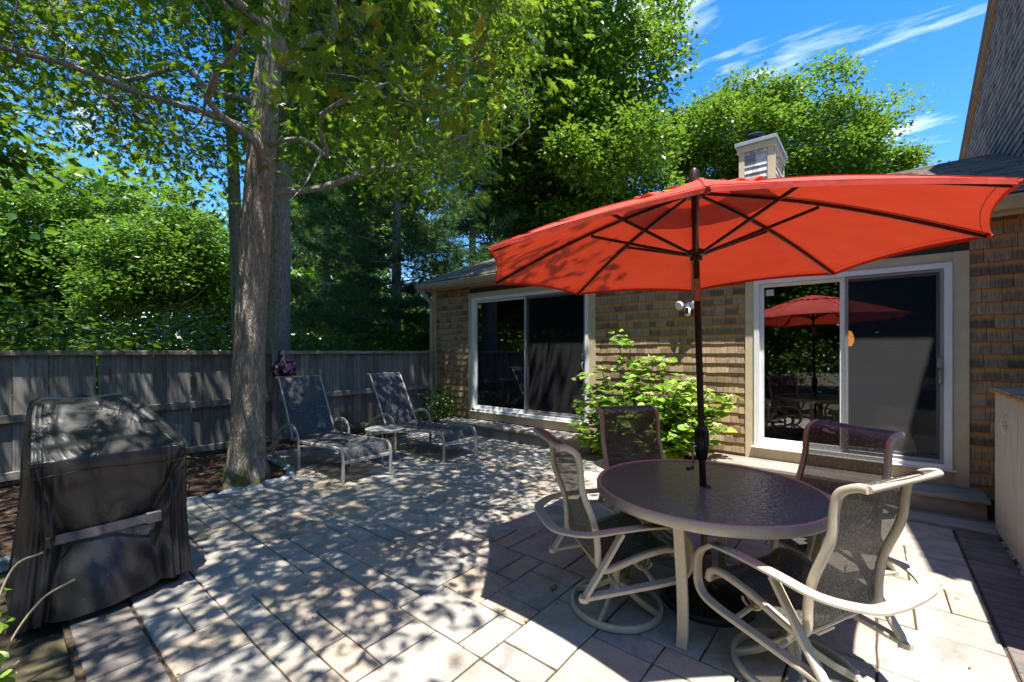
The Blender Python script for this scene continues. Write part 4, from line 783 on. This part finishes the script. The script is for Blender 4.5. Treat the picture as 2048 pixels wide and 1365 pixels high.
V, F = leaves(np.array([[0, 0, 0.0], [.05, .03, .005]]), np.array([[.8, .5, .0], [.7, .7, .1]]), np.array([[0, 0, 1.0], [.2, .1, 1]]), np.array([.13, .1]), OAK_V, OAK_F); obj_from('blade', tri_mesh('blade', V, F, 'hydrangea'), lf)

# ---------------------------------------------------------------- covered grill
gr = thing('covered_grill', 'barbecue grill under a draped black cover with a grey strap', 'grill', (-3.92, .5, 0)); GO = np.array([-3.92, .5, 0])
lev = np.array([  # z, xfront, xback, yleft, yright
    (.05, -3.53, -4.28, .09, .89), (.20, -3.55, -4.27, .11, .885), (.46, -3.60, -4.26, .14, .88), (.70, -3.585, -4.26, .15, .885), (.88, -3.57, -4.25, .15, .88), (.925, -3.575, -4.25, .152, .878),
    (.97, -3.63, -4.25, .155, .868), (1.08, -3.78, -4.245, .165, .80), (1.18, -3.90, -4.235, .175, .72), (1.235, -3.96, -4.22, .19, .66), (1.262, -4.01, -4.19, .23, .60), (1.266, -4.08, -4.12, .36, .46)])
sp = np.linspace(0, len(lev) - 1, 84); lv = np.stack([np.interp(sp, np.arange(len(lev)), lev[:, c]) for c in range(5)], 1); NA = 220
th = np.linspace(0, 2 * np.pi, NA, endpoint=False); ct, stn = np.cos(th), np.sin(th); e = .22; sx = np.sign(ct) * np.abs(ct) ** e; sy = np.sign(stn) * np.abs(stn) ** e
kk = np.maximum(np.abs(sx), np.abs(sy)); sx, sy = sx / kk ** .55, sy / kk ** .55
gq = np.random.default_rng(3); ph = gq.uniform(0, 6.28, 12); fr_ = np.array([5, 8, 11, 14, 19, 23, 29, 33, 41, 47, 55, 63]); V = []
for z, xf, xb, yl, yr in lv:
    low = np.clip((.95 - z) / .9, 0, 1); fold = sum(np.sin(f_ * th + p_ + z * (2.2 if i % 2 else -1.5)) / (1 + .045 * f_) for i, (f_, p_) in enumerate(zip(fr_, ph)))
    off = .010 * fold * (low ** .7 + .12); X = (xf + xb) / 2 + (xf - xb) / 2 * sx; Y = (yl + yr) / 2 + (yr - yl) / 2 * sy
    nx, ny = ct, stn; front = np.clip(ct, 0, 1) ** 2; X = X + nx * off; Y = Y + ny * off
    # gathered flap under the strap and creases running from the corners to the strap ends
    flap = np.exp(-((Y - .47) / .17) ** 2) * front * np.clip((.46 - z) / .3, 0, 1); X = X + .055 * flap
    for yc, y_top in ((.30, .17), (.68, .87)):
        if .46 < z < .9: yl_ = yc + (y_top - yc) * (z - .46) / .44; X = X - .035 * np.exp(-((Y - yl_) / .03) ** 2) * front + .018 * np.exp(-((Y - yl_ - (.05 if y_top > .5 else -.05)) / .04) ** 2) * front
        if z <= .46: X = X - .04 * np.exp(-((Y - yc - (.46 - z) * (.12 if y_top > .5 else -.2)) / .028) ** 2) * front
    sag = -.018 * np.exp(-((Y - .45) / .25) ** 2) * (z > 1.0); hem = (.05 * np.clip((Y - .5) / .4, -.4, 1) * front + .01 * np.sin(3 * th)) * np.clip(1 - z / .25, 0, 1)
    V.append(np.stack([X, Y, z + sag + hem + .006 * np.sin(9 * Y + 5 * X + 3) * (z > .93)], 1))
V = np.concatenate(V); nl = len(lv); i0 = np.arange((nl - 1) * NA).reshape(nl - 1, NA); i1 = np.roll(i0, -1, 1); F = np.concatenate([np.stack([i0, i1, i1 + NA], -1).reshape(-1, 3), np.stack([i0, i1 + NA, i0 + NA], -1).reshape(-1, 3)])
V = np.vstack([V, [[-4.10, .41, 1.262]]]); last = (nl - 1) * NA; F = np.vstack([F, [(last + k, last + (k + 1) % NA, len(V) - 1) for k in range(NA)]])
me = tri_mesh('cover', V - GO, F, 'cover'); me.shade_smooth(); obj_from('cover', me, gr)
zc = .475
MB().grid(lambda u, v: (-3.592 + .012 * math.sin(math.pi * u) - GO[0], .235 + .49 * u - GO[1], zc - .03 + .055 * v + .01 * u), 24, 2).build('strap', 'strap', gr, smooth=True)
MB().bev((-3.600 - GO[0], .66 - GO[1], zc - .026), (-3.572 - GO[0], .735 - GO[1], zc + .038), .004).build('strap_end', 'strap', gr); MB().bev((-3.600 - GO[0], .215 - GO[1], zc - .032), (-3.568 - GO[0], .235 - GO[1], zc + .028), .003).build('buckle', 'black_plastic', gr)
MB().tube([(-3.566 - GO[0], .16 - GO[1] + .71 * u, .84 + .012 * math.sin(6 * u)) for u in np.linspace(0, 1, 24)], .003, 6).build('seam', 'black_plastic', gr)
for yy_ in (.22, .82):
    for xx_ in (-3.66, -4.2): MB().lathe([(.03, .0), (.03, .10)], 14, (xx_ - GO[0], yy_ - GO[1], 0)).build('caster', 'black_plastic', gr, smooth=True)

# ---------------------------------------------------------------- trees
def limb(mb, p0, p1, r0, r1, bend, g_, n=7):
    p0, p1 = Vector(p0), Vector(p1); L_ = (p1 - p0).length; mid = [p0.lerp(p1, t) + Vector(g_.normal(size=3)) * L_ * bend * math.sin(math.pi * t) for t in np.linspace(0, 1, n)]; pts = spline(mid, 3)
    mb.tube(pts, [r0 + (r1 - r0) * i / (len(pts) - 1) for i in range(len(pts))], 8); return pts
OAK_L = [(-400, 420), (0, 325), (60, 312), (120, 300), (200, 335), (300, 365), (370, 410), (440, 480), (480, 380), (560, 345), (620, 380), (700, 420), (800, 445), (900, 435), (980, 330), (1050, 190), (1120, 20), (1200, -250), (4000, -500)]
def shade_keep(G):   # chance that a leaf clump whose shadow falls at G stays, from where dapples lie on the paving
    x, y = G[:, 0], G[:, 1]; edge = np.interp(y, [0, 1.0, 2.0, 3.0, 4.5, 6], [-1.9, -1.75, -1.95, -2.15, -2.5, -3.0])
    k = np.clip((edge - x) / 1.0, 0.0, 1.0); return k * np.where((x + 4.0) ** 2 / .9 + (y - .55) ** 2 / .35 < 1, .38, 1.0)
def build_oak():
    g_ = np.random.default_rng(21); base = Vector((-5.68, 1.95, 0)); t = thing('oak_tree', 'large oak with bare mossy trunk inside the patio edge', 'tree', base)
    ctr = spline([(0, 0, -.05), (.02, .02, .5), (.06, .03, 1.6), (.16, .06, 3.0), (.30, .12, 4.6), (.5, .25, 6.4), (.6, .4, 8.5), (.5, .5, 11.0)], 34); rads = np.interp([p.z for p in ctr], [-.05, .06, .25, .6, 1.6, 3, 4.6, 6.4, 8.5, 11], [.27, .245, .205, .178, .160, .155, .140, .115, .08, .04])
    q = MB(); n = 120; vs = []; aa = np.linspace(0, 2 * np.pi, n, endpoint=False)
    for p, r_ in zip(ctr, rads):
        fl = 1 + .12 * math.exp(-max(p.z, 0) / .22) * np.sin(5 * aa + 1) + .025 * np.sin(3 * aa + p.z) + .015 * np.sin(9 * aa + 4 * p.z)
        Q = np.stack([np.cos(aa) * 5.5, np.sin(aa) * 5.5, np.full(n, p.z * 4.5)], 1); rdg = 1 - np.abs(2 * noise3(Q + 3 * noise3(Q * .35)[:, None]) - 1) * 1.6; rdg2 = noise3(Q * [2.6, 2.6, 2.2] + 9)
        rr = r_ * fl - .013 * np.clip(rdg, 0, 1) ** 3 + .005 * rdg2; vs += list(zip(p.x + rr * np.cos(aa), p.y + rr * np.sin(aa), np.full(n, p.z)))
    q.add(vs, [(i * n + k, i * n + (k + 1) % n, (i + 1) * n + (k + 1) % n, (i + 1) * n + k) for i in range(len(ctr) - 1) for k in range(n)]); q.build('trunk', 'bark', t, smooth=True)
    ends = [((.2, .1, 3.6), (3.0, -1.6, 4.5)), ((.2, .1, 3.4), (1.6, 3.4, 5.0)), ((.3, .1, 4.4), (-2.6, -1.8, 5.6)), ((.3, .15, 4.8), (3.6, 1.4, 6.4)), ((.35, .2, 5.2), (.5, -4.0, 6.6)), ((.4, .2, 5.5), (-2.8, 2.8, 7.2)),
            ((.5, .3, 6.6), (3.2, -3.0, 8.2)), ((.5, .3, 6.9), (2.6, 3.6, 8.6)), ((.6, .4, 8.0), (-2.4, -2.6, 9.6)), ((.6, .4, 8.6), (3.4, .6, 10.0)), ((.55, .5, 9.6), (-1.6, 2.4, 11.2)), ((.5, .5, 10.6), (1.2, -1.4, 12.0)), ((.3, .1, 4.0), (-.4, -3.2, 4.6)), ((.25, .1, 3.9), (2.6, .9, 4.1))]
    LP = []; lm = MB()
    for a, b in ends:
        L_ = (Vector(b) - Vector(a)).length; pts = limb(lm, a, b, .018 + .007 * L_, .008, .06, g_); LP += pts
        for _ in range(4):
            s = pts[g_.integers(6, len(pts) - 1)]; d = Vector(nrm(g_.normal(size=3) * [1, 1, .35])) * g_.uniform(.7, 1.5); LP += limb(lm, s, s + d, .012, .004, .08, g_, 4)
    lm.build('limbs', 'bark_grey', t, smooth=True)
    # leafy sprays through the crown volume
    C = g_.uniform([-5.2, -5.4, 2.6], [5.6, 5.6, 12.5], (60000, 3)); e_ = ((C - [.3, .2, 7.2]) / [5.3, 5.3, 5.2]); C = C[(e_ ** 2).sum(1) < 1]; W = C + np.array(base)
    px, py, dd = project(W); lim = np.interp(px, [a for a, _ in OAK_L], [b for _, b in OAK_L]); keep = np.clip((lim - 25 - py) / 70, 0, 1); keep[dd < .4] = 1; keep[(dd > .4) & (dd < 1.8) & (py > -200) & (px > -100) & (px < 1500)] = 0
    G = W[:, :2] + np.outer(W[:, 2], [-.2136, .194]); keep *= shade_keep(G); gap = noise3(C * .55); keep *= np.clip((gap - .40) / .08, 0, 1.25)
    keep *= np.where((px > 330) & (px < 460) & (py > 110) & (py < 400) & (dd > 0), .45, 1)
    inv = (dd > .4) & (py > -150) & (px > -200) & (px < 1400); keep *= np.where(inv, 3.0, np.where(G[:, 0] < -3.0, 1.75, 1.35)) * np.where(G[:, 1] > 5, 1.6, 1.0); C = C[g_.random(len(C)) < keep * .075]; LPa = np.array([list(p) for p in LP])
    tw = MB()
    for c in C[:1800]:
        j = np.argmin(((LPa - c) ** 2).sum(1)); p = Vector(LPa[j]); c_ = Vector(c); tw.tube([p, p.lerp(c_, .5) + Vector((0, 0, .06)), c_], [.007, .005, .003], 3)
    tw.build('twigs', 'bark_grey', t)
    V, F = cluster_leaves(C, 27, .26, .122, g_, OAK_V, OAK_F, .3, .5); obj_from('crown', tri_mesh('crown', V, F, 'oak'), t); print('oak sprays', len(C))
def noise3(P):
    i = np.floor(P).astype(int); f = P - i; f = f * f * (3 - 2 * f); r_ = 0
    def h(a): s = np.sin(a[:, 0] * 127.1 + a[:, 1] * 311.7 + a[:, 2] * 74.7) * 43758.5453; return s - np.floor(s)
    for dx_ in (0, 1):
        for dy_ in (0, 1):
            for dz_ in (0, 1): r_ = r_ + h(i + [dx_, dy_, dz_]) * np.where(dx_, f[:, 0], 1 - f[:, 0]) * np.where(dy_, f[:, 1], 1 - f[:, 1]) * np.where(dz_, f[:, 2], 1 - f[:, 2])
    return r_
build_oak()

def crown_mesh(name, seed, rad, n_cl, per, size, mat, TV=DIA_V, TF=DIA_F, spread=.26, lumps=46):
    g_ = np.random.default_rng(seed); Lc = nrm(g_.normal(size=(lumps, 3))) * g_.uniform(.40, .92, (lumps, 1)); Lr = g_.uniform(.12, .30, lumps)
    P = []
    k = g_.integers(0, lumps, n_cl); d = nrm(g_.normal(size=(n_cl, 3)) + [0, 0, .25]); P = (Lc[k] + d * (Lr[k] * g_.uniform(.55, 1.0, n_cl) ** .5)[:, None]) * rad
    V, F = cluster_leaves(P, per, spread, size, g_, TV, TF, .25, .6); return tri_mesh(name, V, F, mat)
def trunk_obj(t, h, r0, lean, mat, seed, limbs=9, reach=2.6, z0=.45):
    g_ = np.random.default_rng(seed); q = MB(); pts = spline([(lean[0] * s ** 1.2, lean[1] * s ** 1.2, h * s) for s in (0, .15, .35, .6, .8, 1)], 5); q.tube(pts, [r0 * (1.25 if p.z < .1 else 1) * (1 - .75 * p.z / h) for p in pts], 18)
    q.build('trunk', mat, t, smooth=True); q = MB()
    for k in range(limbs):
        s = z0 + (1 - z0) * (k + .5) / limbs; p = pts[min(len(pts) - 1, int(s * len(pts)))]; a = k * 2.4 + g_.uniform(0, .5); d = Vector((math.cos(a), math.sin(a), g_.uniform(.25, .7))) * reach * g_.uniform(.6, 1.1) * (1.2 - .5 * s); limb(q, p, p + d, r0 * .34 * (1.2 - s), .012, .07, g_)
    q.build('limbs', mat, t, smooth=True)
CM = {'a': crown_mesh('crown', 1, np.array([3.2, 3.2, 3.6]), 2500, 14, .19, 'far_leaf'), 'b': crown_mesh('crown', 2, np.array([3.6, 3.6, 3.0]), 2500, 14, .19, 'far_leaf', lumps=44),
      'd': crown_mesh('crown', 3, np.array([3.2, 3.2, 3.4]), 2500, 14, .18, 'wood_leaf', lumps=44), 'w': crown_mesh('crown', 6, np.array([6.0, 6.0, 3.9]), 5200, 14, .17, 'wood_leaf', spread=.3, lumps=90)}
def broad_tree(px, depth, zc, scale, kind, label, r0=.2, ground=None, mat='bark_grey', seed=0, rz=0.0, group='broadleaf trees around the yard', xy=None, lean=(.1, .1), extra=()):
    p = at(px, HORIZON, depth) if xy is None else np.array([xy[0], xy[1], 0]); t = thing('broadleaf_tree', label, 'tree', (p[0], p[1], -.05), 0, group); sx_, sz_ = scale
    trunk_obj(t, zc + 2.0 * sz_, r0, lean, mat, seed, 9, 2.6 * sx_, max(.3, (zc - 2.6 * sz_) / (zc + 2.2 * sz_)))
    o = obj_from('crown', CM[kind], t); o.location = (lean[0], lean[1], zc); o.scale = (sx_, sx_, sz_); o.rotation_euler = (0, 0, rz)
    for ex_, ey_, ez_, es_ in extra: o = obj_from('crown', CM[kind], t); o.location = (ex_, ey_, ez_); o.scale = (es_,) * 3; o.rotation_euler = (.2, .1, rz + 2)
    return t
B = broad_tree
B(1160, 15, 12.2, (1.0, 1.1), 'a', 'tall sunny broadleaf tree rising behind the house next to the chimney', .2, seed=1, rz=.4, extra=((.4, .2, 8.0, .88), (-1.2, -.6, 9.4, .8)))
B(1060, 18, 12.6, (1.15, 1.15), 'd', 'tall broadleaf tree behind the pine tops left of the chimney', .2, seed=2, rz=2.0, extra=((.3, 0, 7.6, 1.0),))
B(1440, 21, 11.6, (1.05, .95), 'a', 'bright green broadleaf tree directly behind the chimney', .22, seed=3, rz=1.2)
B(1600, 22.5, 12.2, (1.15, .95), 'b', 'bright green broadleaf tree above the low roof ridge', .22, seed=4, rz=.3)
B(1735, 24, 10.6, (.95, .85), 'a', 'smaller bright green broadleaf tree over the roof near the gable', .2, seed=5, rz=3.0)
B(120, 24, 7.4, (1.0, 1.0), 'w', 'wide rounded broadleaf tree far beyond the fence', .25, seed=6, rz=1.0)
B(330, 21, 5.6, (1.2, 1.0), 'd', 'shaded broadleaf tree beyond the fence next to the wide rounded tree', .2, seed=7, rz=2.2)
B(-120, 20, 6.2, (1.2, 1.0), 'd', 'broadleaf tree partly cut by the edge beyond the fence', .2, seed=8, rz=.9)
B(0, 0, 11.2, (.95, 1.1), 'd', 'thick grey trunked tree just behind the fence next to the oak', .25, seed=9, rz=.5, xy=(-8.35, 3.36), lean=(.25, .15))
B(0, 0, 11.4, (.75, 1.0), 'd', 'slender pale trunked tree leaning behind the fence', .15, seed=10, rz=1.9, xy=(-9.6, 3.25), lean=(-.5, -.35))
B(700, 20, 8.8, (1.2, 1.3), 'd', 'broadleaf tree filling the gap behind the pines', .2, seed=11, rz=4.0)
# trees across the yard, reflected in the doors; some added to block sky light
REFL = [(-3.6, -8.5, 5.0, 1.35, 'tree mirrored beside the umbrella in the white sliding door'), (1.2, -9.5, 5.6, 1.4, 'tree mirrored behind the umbrella in the white sliding door'), (-8.0, -6.5, 5.6, 1.3, 'tree mirrored in the dark sliding door pane'), (5.8, -7.5, 5.6, 1.35, 'tree mirrored at the handle side of the white sliding door'),
        (-12.0, -4.5, 6.0, 1.4, 'tree beyond the fence, mirrored above the fence top in the dark sliding door'), (9.5, -4.5, 6.0, 1.3, 'unseen tree added past the gabled part of the house to block sky light')]
for k, (x, y, zc_, s_, lb) in enumerate(REFL):
    B(0, 0, zc_ - .6, (s_ * .95, 1.1), 'bd'[k % 2], lb, .2, seed=20 + k, rz=k * 1.3, xy=(x, y), group='trees reflected in the glass doors')

def pine_mesh(seed, h, rad, z0, tuft=.25):
    g_ = np.random.default_rng(seed); br = MB(); TP = []; TD = []; z = z0
    while z < h - .3:
        nb = g_.integers(4, 7); a0 = g_.uniform(0, 6.28)
        for k in range(nb):
            a = a0 + 2 * math.pi * k / nb + g_.uniform(-.3, .3); L_ = rad * (1 - .78 * (z - z0) / (h - z0)) * g_.uniform(.65, 1.1); d = Vector((math.cos(a), math.sin(a), g_.uniform(-.12, .22))); pts = [Vector((0, 0, z)) + d * L_ * s + Vector((0, 0, -.10 * L_ * math.sin(s * 2.2) + .10 * L_ * s * s)) for s in np.linspace(0, 1, 7)]
            br.tube(pts, [.03 * (1 - s * .85) for s in np.linspace(0, 1, 7)], 4)
            for s in np.linspace(.22, 1, int(8 + L_ * 7)):
                i = min(5, int(s * 6)); p = pts[i].lerp(pts[i + 1], s * 6 - i)
                for _ in range(5):
                    sd = Vector((-d.y, d.x, 0)) * g_.normal() * .30 * L_ * (1.15 - s) + Vector((0, 0, g_.normal() * .05)); TP.append(p + sd); TD.append(d * .7 + sd.normalized() * .6 + Vector((0, 0, .15)))
        z += g_.uniform(.38, .6)
    TP = np.array([list(p) for p in TP]); TD = nrm(np.array([list(p) for p in TD])); per = 16; n = len(TP) * per
    V, F = leaves(np.repeat(TP, per, 0), np.repeat(TD, per, 0) + g_.normal(size=(n, 3)) * .55, g_.normal(size=(n, 3)), tuft * g_.uniform(.7, 1.2, n), NEEDLE_V * [1.5, 1, 1], NEEDLE_F); return br.mesh('branches', 'bark_grey', smooth=True), tri_mesh('needles', V, F, 'pine')
PM = [pine_mesh(1, 13.5, 2.7, 1.6), pine_mesh(2, 11, 2.5, .9)]
def pine(px, depth, v, label, sc_=1.0, rz=0.0):
    p = at(px, HORIZON, depth); t = thing('pine_tree', label, 'tree', (p[0], p[1], -.05), rz, 'pine trees beyond the fence'); t.scale = (sc_,) * 3
    MB().tube([(0, 0, 0), (.05, .02, 5), (0, 0, 13.3 if v == 0 else 10.8)], [.17, .12, .02], 12).build('trunk', 'bark_grey', t, smooth=True); obj_from('branches', PM[v][0], t); obj_from('needles', PM[v][1], t)
pine(790, 12.5, 0, 'tall dark pine behind the fence next to the house corner', 1.0, .3); pine(945, 15.5, 0, 'pine rising behind the roof corner of the house', 1.05, 2.0); pine(655, 14.5, 0, 'pine standing behind the grey trunked tree', .95, 4.0); pine(1045, 19, 0, 'pale green pine between the roof and the tall broadleaf tree', 1.0, 5.0)

# understory shrubs over the fence
def shrub(loc, rad, h, label, mat, seed, n_cl, size, TV=DIA_V, TF=DIA_F, per=9, stems=9, group='shrubs beyond the fence', name='shrub', cat='shrub', spread=.14):
    g_ = np.random.default_rng(seed); t = thing(name, label, cat, loc, 0, group); C = g_.normal(size=(n_cl, 3)) * [rad * .5, rad * .5, h * .22] + [0, 0, h * .6]; C[:, 2] = np.clip(C[:, 2], .1, h)
    q = MB()
    for k in range(stems):
        c = C[g_.integers(0, n_cl)]; q.tube(spline([(g_.normal() * .08, g_.normal() * .08, -.02), (c[0] * .4, c[1] * .4, c[2] * .6), tuple(c)], 4), [.012, .011, .01, .009, .008, .007, .006, .005, .004], 5)
    q.build('stems', 'stem', t); V, F = cluster_leaves(C, per, spread, size, g_, TV, TF, .2, .7); obj_from('foliage', tri_mesh('foliage', V, F, mat), t); return t
SHB = [(-9.0, .2, 1.1, 2.2, 'leafy shrub over the fence above the grill', 'wood_leaf'), (-9.3, 1.3, 1.0, 2.0, 'leafy shrub over the fence between grill and oak', 'far_leaf'), (-8.9, -1.0, 1.0, 2.3, 'leafy shrub over the fence at its far end', 'wood_leaf'),
       (-9.4, 5.0, .9, 1.9, 'bright leafy shrub behind the fence over the first lounger', 'far_leaf'), (-9.6, 6.6, 1.0, 2.2, 'bright leafy shrub behind the fence by the downspout', 'far_leaf'), (-10.5, 4.2, 1.2, 2.1, 'shaded leafy shrub behind the grey trunked tree', 'wood_leaf'), (-9.2, 8.6, 1.2, 3.0, 'tall leafy shrub beside the house end wall', 'wood_leaf'), (-10.6, 2.3, 1.1, 2.4, 'shaded leafy shrub behind the oak trunk', 'wood_leaf'), (-2.4, -5.2, 1.3, 2.0, 'garden shrub mirrored low in the white sliding door', 'far_leaf'), (.6, -5.6, 1.3, 1.9, 'garden shrub mirrored behind the table in the white sliding door', 'wood_leaf'), (3.2, -5.0, 1.2, 2.0, 'garden shrub mirrored under the door handle', 'far_leaf'), (-5.2, -5.0, 1.3, 2.0, 'garden shrub mirrored low in the dark sliding door', 'wood_leaf')]
for k, (x, y, r_, h_, lb, mt) in enumerate(SHB): shrub((x, y, -.05), r_, h_, lb, mt, 40 + k, 300, .115, per=12)
# distant wood closing the view
g_ = np.random.default_rng(77); n = 24000; a = g_.uniform(0, 2 * np.pi, n); r_ = g_.uniform(30, 44, n); hz = 8.0 + 2.5 * np.sin(a * 7) + 1.5 * np.sin(a * 17 + 1); C = np.stack([r_ * np.cos(a), r_ * np.sin(a), g_.uniform(0, 1, n) ** .8 * hz], 1)
V, F = cluster_leaves(C, 8, .9, .72, g_, DIA_V, DIA_F, .2, .8); tag(obj_from('distant_wood', tri_mesh('distant_wood', V, F, 'wood_leaf')), 'far off mass of woodland closing the view beyond the yard', 'woodland', kind='stuff')

# ---------------------------------------------------------------- hydrangea and small plants
g_ = np.random.default_rng(9); hy = thing('hydrangea_bush', 'sunlit hydrangea bush with pale green flower heads against the shingle wall', 'bush', (-2.45, 5.72, 0))
tops = [(-.95, -.05, .75), (-.72, .05, 1.0), (-.62, .05, 1.25), (-.38, .1, 1.72), (-.22, .12, 1.62), (-.55, -.2, .8), (0, 0, 1.3), (.12, .1, 1.42), (.32, .05, 1.38), (.5, .1, 1.18), (.7, 0, .95), (.88, -.05, 1.02), (1.1, .1, .95), (1.0, -.15, .62), (.45, -.2, 1.0), (.2, -.25, .95), (-.15, -.25, 1.05), (-.35, -.3, .7), (.7, -.3, .6), (.0, -.35, .65), (-.85, -.25, .45), (.35, -.35, .5), (-.1, .1, 1.2), (.6, .1, 1.05), (-.5, .1, 1.0), (.85, .1, .75)]
tops += [(g_.uniform(-.95, 1.05), g_.uniform(-.4, .12), g_.uniform(.4, 1.15)) for _ in range(16)]
Pl, Ax = [], []; q = MB(); heads = []
for tx, ty, tz in tops:
    pts = spline([(tx * .18, ty * .3, 0), (tx * .6, ty * .7, tz * .5), (tx, ty, tz)], 6); q.tube(pts, [.007] * len(pts), 5); heads.append((tx, ty, tz))
    for s in np.linspace(.25, 1.0, 9):
        p = pts[min(len(pts) - 1, int(s * (len(pts) - 1)))]
        for _ in range(9): a = g_.uniform(0, 6.28); Pl.append(list(p)); Ax.append((math.cos(a), math.sin(a), g_.uniform(-.25, .35)))
q.build('stems', 'stem', hy); Pl = np.array(Pl) + g_.normal(size=(len(Pl), 3)) * .045; Ax = np.array(Ax); V, F = leaves(Pl + nrm(Ax) * .03, Ax, g_.normal(size=Pl.shape) * .4 + [0, -.25, 1], g_.uniform(.075, .15, len(Pl)), HEART_V, HEART_F); obj_from('foliage', tri_mesh('foliage', V, F, 'hydrangea'), hy)
for hx, hy_, hz_ in heads:
    n = 46; r_ = g_.uniform(.05, .085); a = g_.uniform(0, 6.28, n); rr = r_ * np.sqrt(g_.uniform(0, 1, n)); P = np.stack([rr * np.cos(a), rr * np.sin(a), .022 * (1 - (rr / r_) ** 2)], 1) + [hx, hy_, hz_ + .045]
    V, F = leaves(P, g_.normal(size=(n, 3)) * [1, 1, .2], np.tile([0, 0, 1.0], (n, 1)), np.full(n, .032), PETAL_V, PETAL_F); obj_from('flower_head', tri_mesh('flower_head', V, F, 'petal_green'), hy)
shrub((-6.75, 5.95, 0), .42, .72, 'small dark shrub at the house corner behind the second lounger', 'dark_leaf', 61, 150, .055, HEART_V, HEART_F, 7, 10, None, 'corner_shrub', 'shrub', .09)
def blue_flower(loc, label):
    t = thing('flowering_plant', label, 'flower', loc); MB().tube(spline([(0, 0, 0), (.02, .01, .25), (.0, .0, .5)], 5), .005, 5).build('stem', 'stem', t); gg = np.random.default_rng(8); n = 80; D = nrm(gg.normal(size=(n, 3)) + [0, 0, .5]); V, F = leaves(D * .04 + [0, 0, .52], gg.normal(size=(n, 3)), D, np.full(n, .022), PETAL_V, PETAL_F); obj_from('flower_head', tri_mesh('flower_head', V, F, 'petal_blue'), t)
    P = np.array([[0, 0, z] for z in np.linspace(.12, .46, 14)]); V, F = leaves(P, np.stack([np.cos(np.arange(14) * 2.4), np.sin(np.arange(14) * 2.4), np.full(14, .1)], 1), np.tile([0, 0, 1.0], (14, 1)), np.full(14, .11), HEART_V, HEART_F); obj_from('foliage', tri_mesh('foliage', V, F, 'hydrangea'), t)
blue_flower((-5.55, 1.28, .03), 'single blue hydrangea flower in the bed behind the covered grill')
dp_ = thing('daisy_plant', 'leafy plant with dry twigs at the grill side border', 'plant', (-2.945, .005, 0)); q = MB()
for p in ([(0, 0, 0), (-.05, .06, .22), (-.02, .16, .40), (.0, .27, .46)], [(-.05, -.02, 0), (-.1, .02, .35), (-.12, .08, .55), (-.08, .17, .60)], [(0, .02, 0), (.0, .04, .12), (.02, .1, .18)]): pts = spline(p, 6); q.tube(pts, [.005] * len(pts), 5)
q.build('dry_twigs', 'dry_stem', dp_); gg = np.random.default_rng(12); n = 42; P = gg.normal(size=(n, 3)) * [.06, .05, .12] + [0, .0, .26]; P[:, 2] = np.abs(P[:, 2]); V, F = leaves(P, gg.normal(size=(n, 3)), gg.normal(size=(n, 3)) * .5 + [.3, .2, 1], gg.uniform(.035, .075, n), HEART_V, HEART_F); obj_from('foliage', tri_mesh('foliage', V, F, 'hydrangea'), dp_)
# fallen leaves on the paving
for k, (x, y, lb, mt, s_) in enumerate(((-1.62, 2.42, 'curled dead leaf on the shaded pavers beside a swivel chair', 'tan_leaf', .10), (-2.80, 1.10, 'small green leaf on the dappled pavers near the grill', 'hydrangea', .055), (-2.30, 3.35, 'tiny green leaf on the dappled pavers near the loungers', 'hydrangea', .05), (.22, 3.72, 'tiny brown leaf on the sunlit pavers by the brick border', 'tan_leaf', .05), (-6.1, 1.9, 'low weed growing in the mulch at the oak trunk', 'hydrangea', .1))):
    t = thing('fallen_leaf' if k < 4 else 'weed', lb, 'leaf' if k < 4 else 'weed', (x, y, .006 if k < 4 else .06)); nl_ = 1 if k < 4 else 12; gg = np.random.default_rng(k); V, F = leaves(gg.normal(size=(nl_, 3)) * (.0 if k < 4 else .05) + [0, 0, .004], gg.normal(size=(nl_, 3)) * [1, 1, .05 if k < 4 else .4], gg.normal(size=(nl_, 3)) * .15 + [0, 0, 1], np.full(nl_, s_), OAK_V, OAK_F); obj_from('blade', tri_mesh('blade', V, F, mt), t)

gg = np.random.default_rng(31); n = 260; P = np.stack([gg.uniform(-6.2, .5, n), gg.uniform(.6, 5.3, n), np.full(n, .007)], 1); P[: n // 2, 0] = PX1 - np.round((PX1 - P[: n // 2, 0]) / UN) * UN + gg.normal(size=n // 2) * .006
V, F = leaves(P, gg.normal(size=(n, 3)) * [1, 1, .08], gg.normal(size=(n, 3)) * .2 + [0, 0, 1], gg.uniform(.008, .034, n), OAK_V, OAK_F)
tag(obj_from('leaf_debris', tri_mesh('leaf_debris', V, F, 'tan_leaf')), 'tiny brown leaf scraps scattered over the paving', 'debris', kind='stuff')
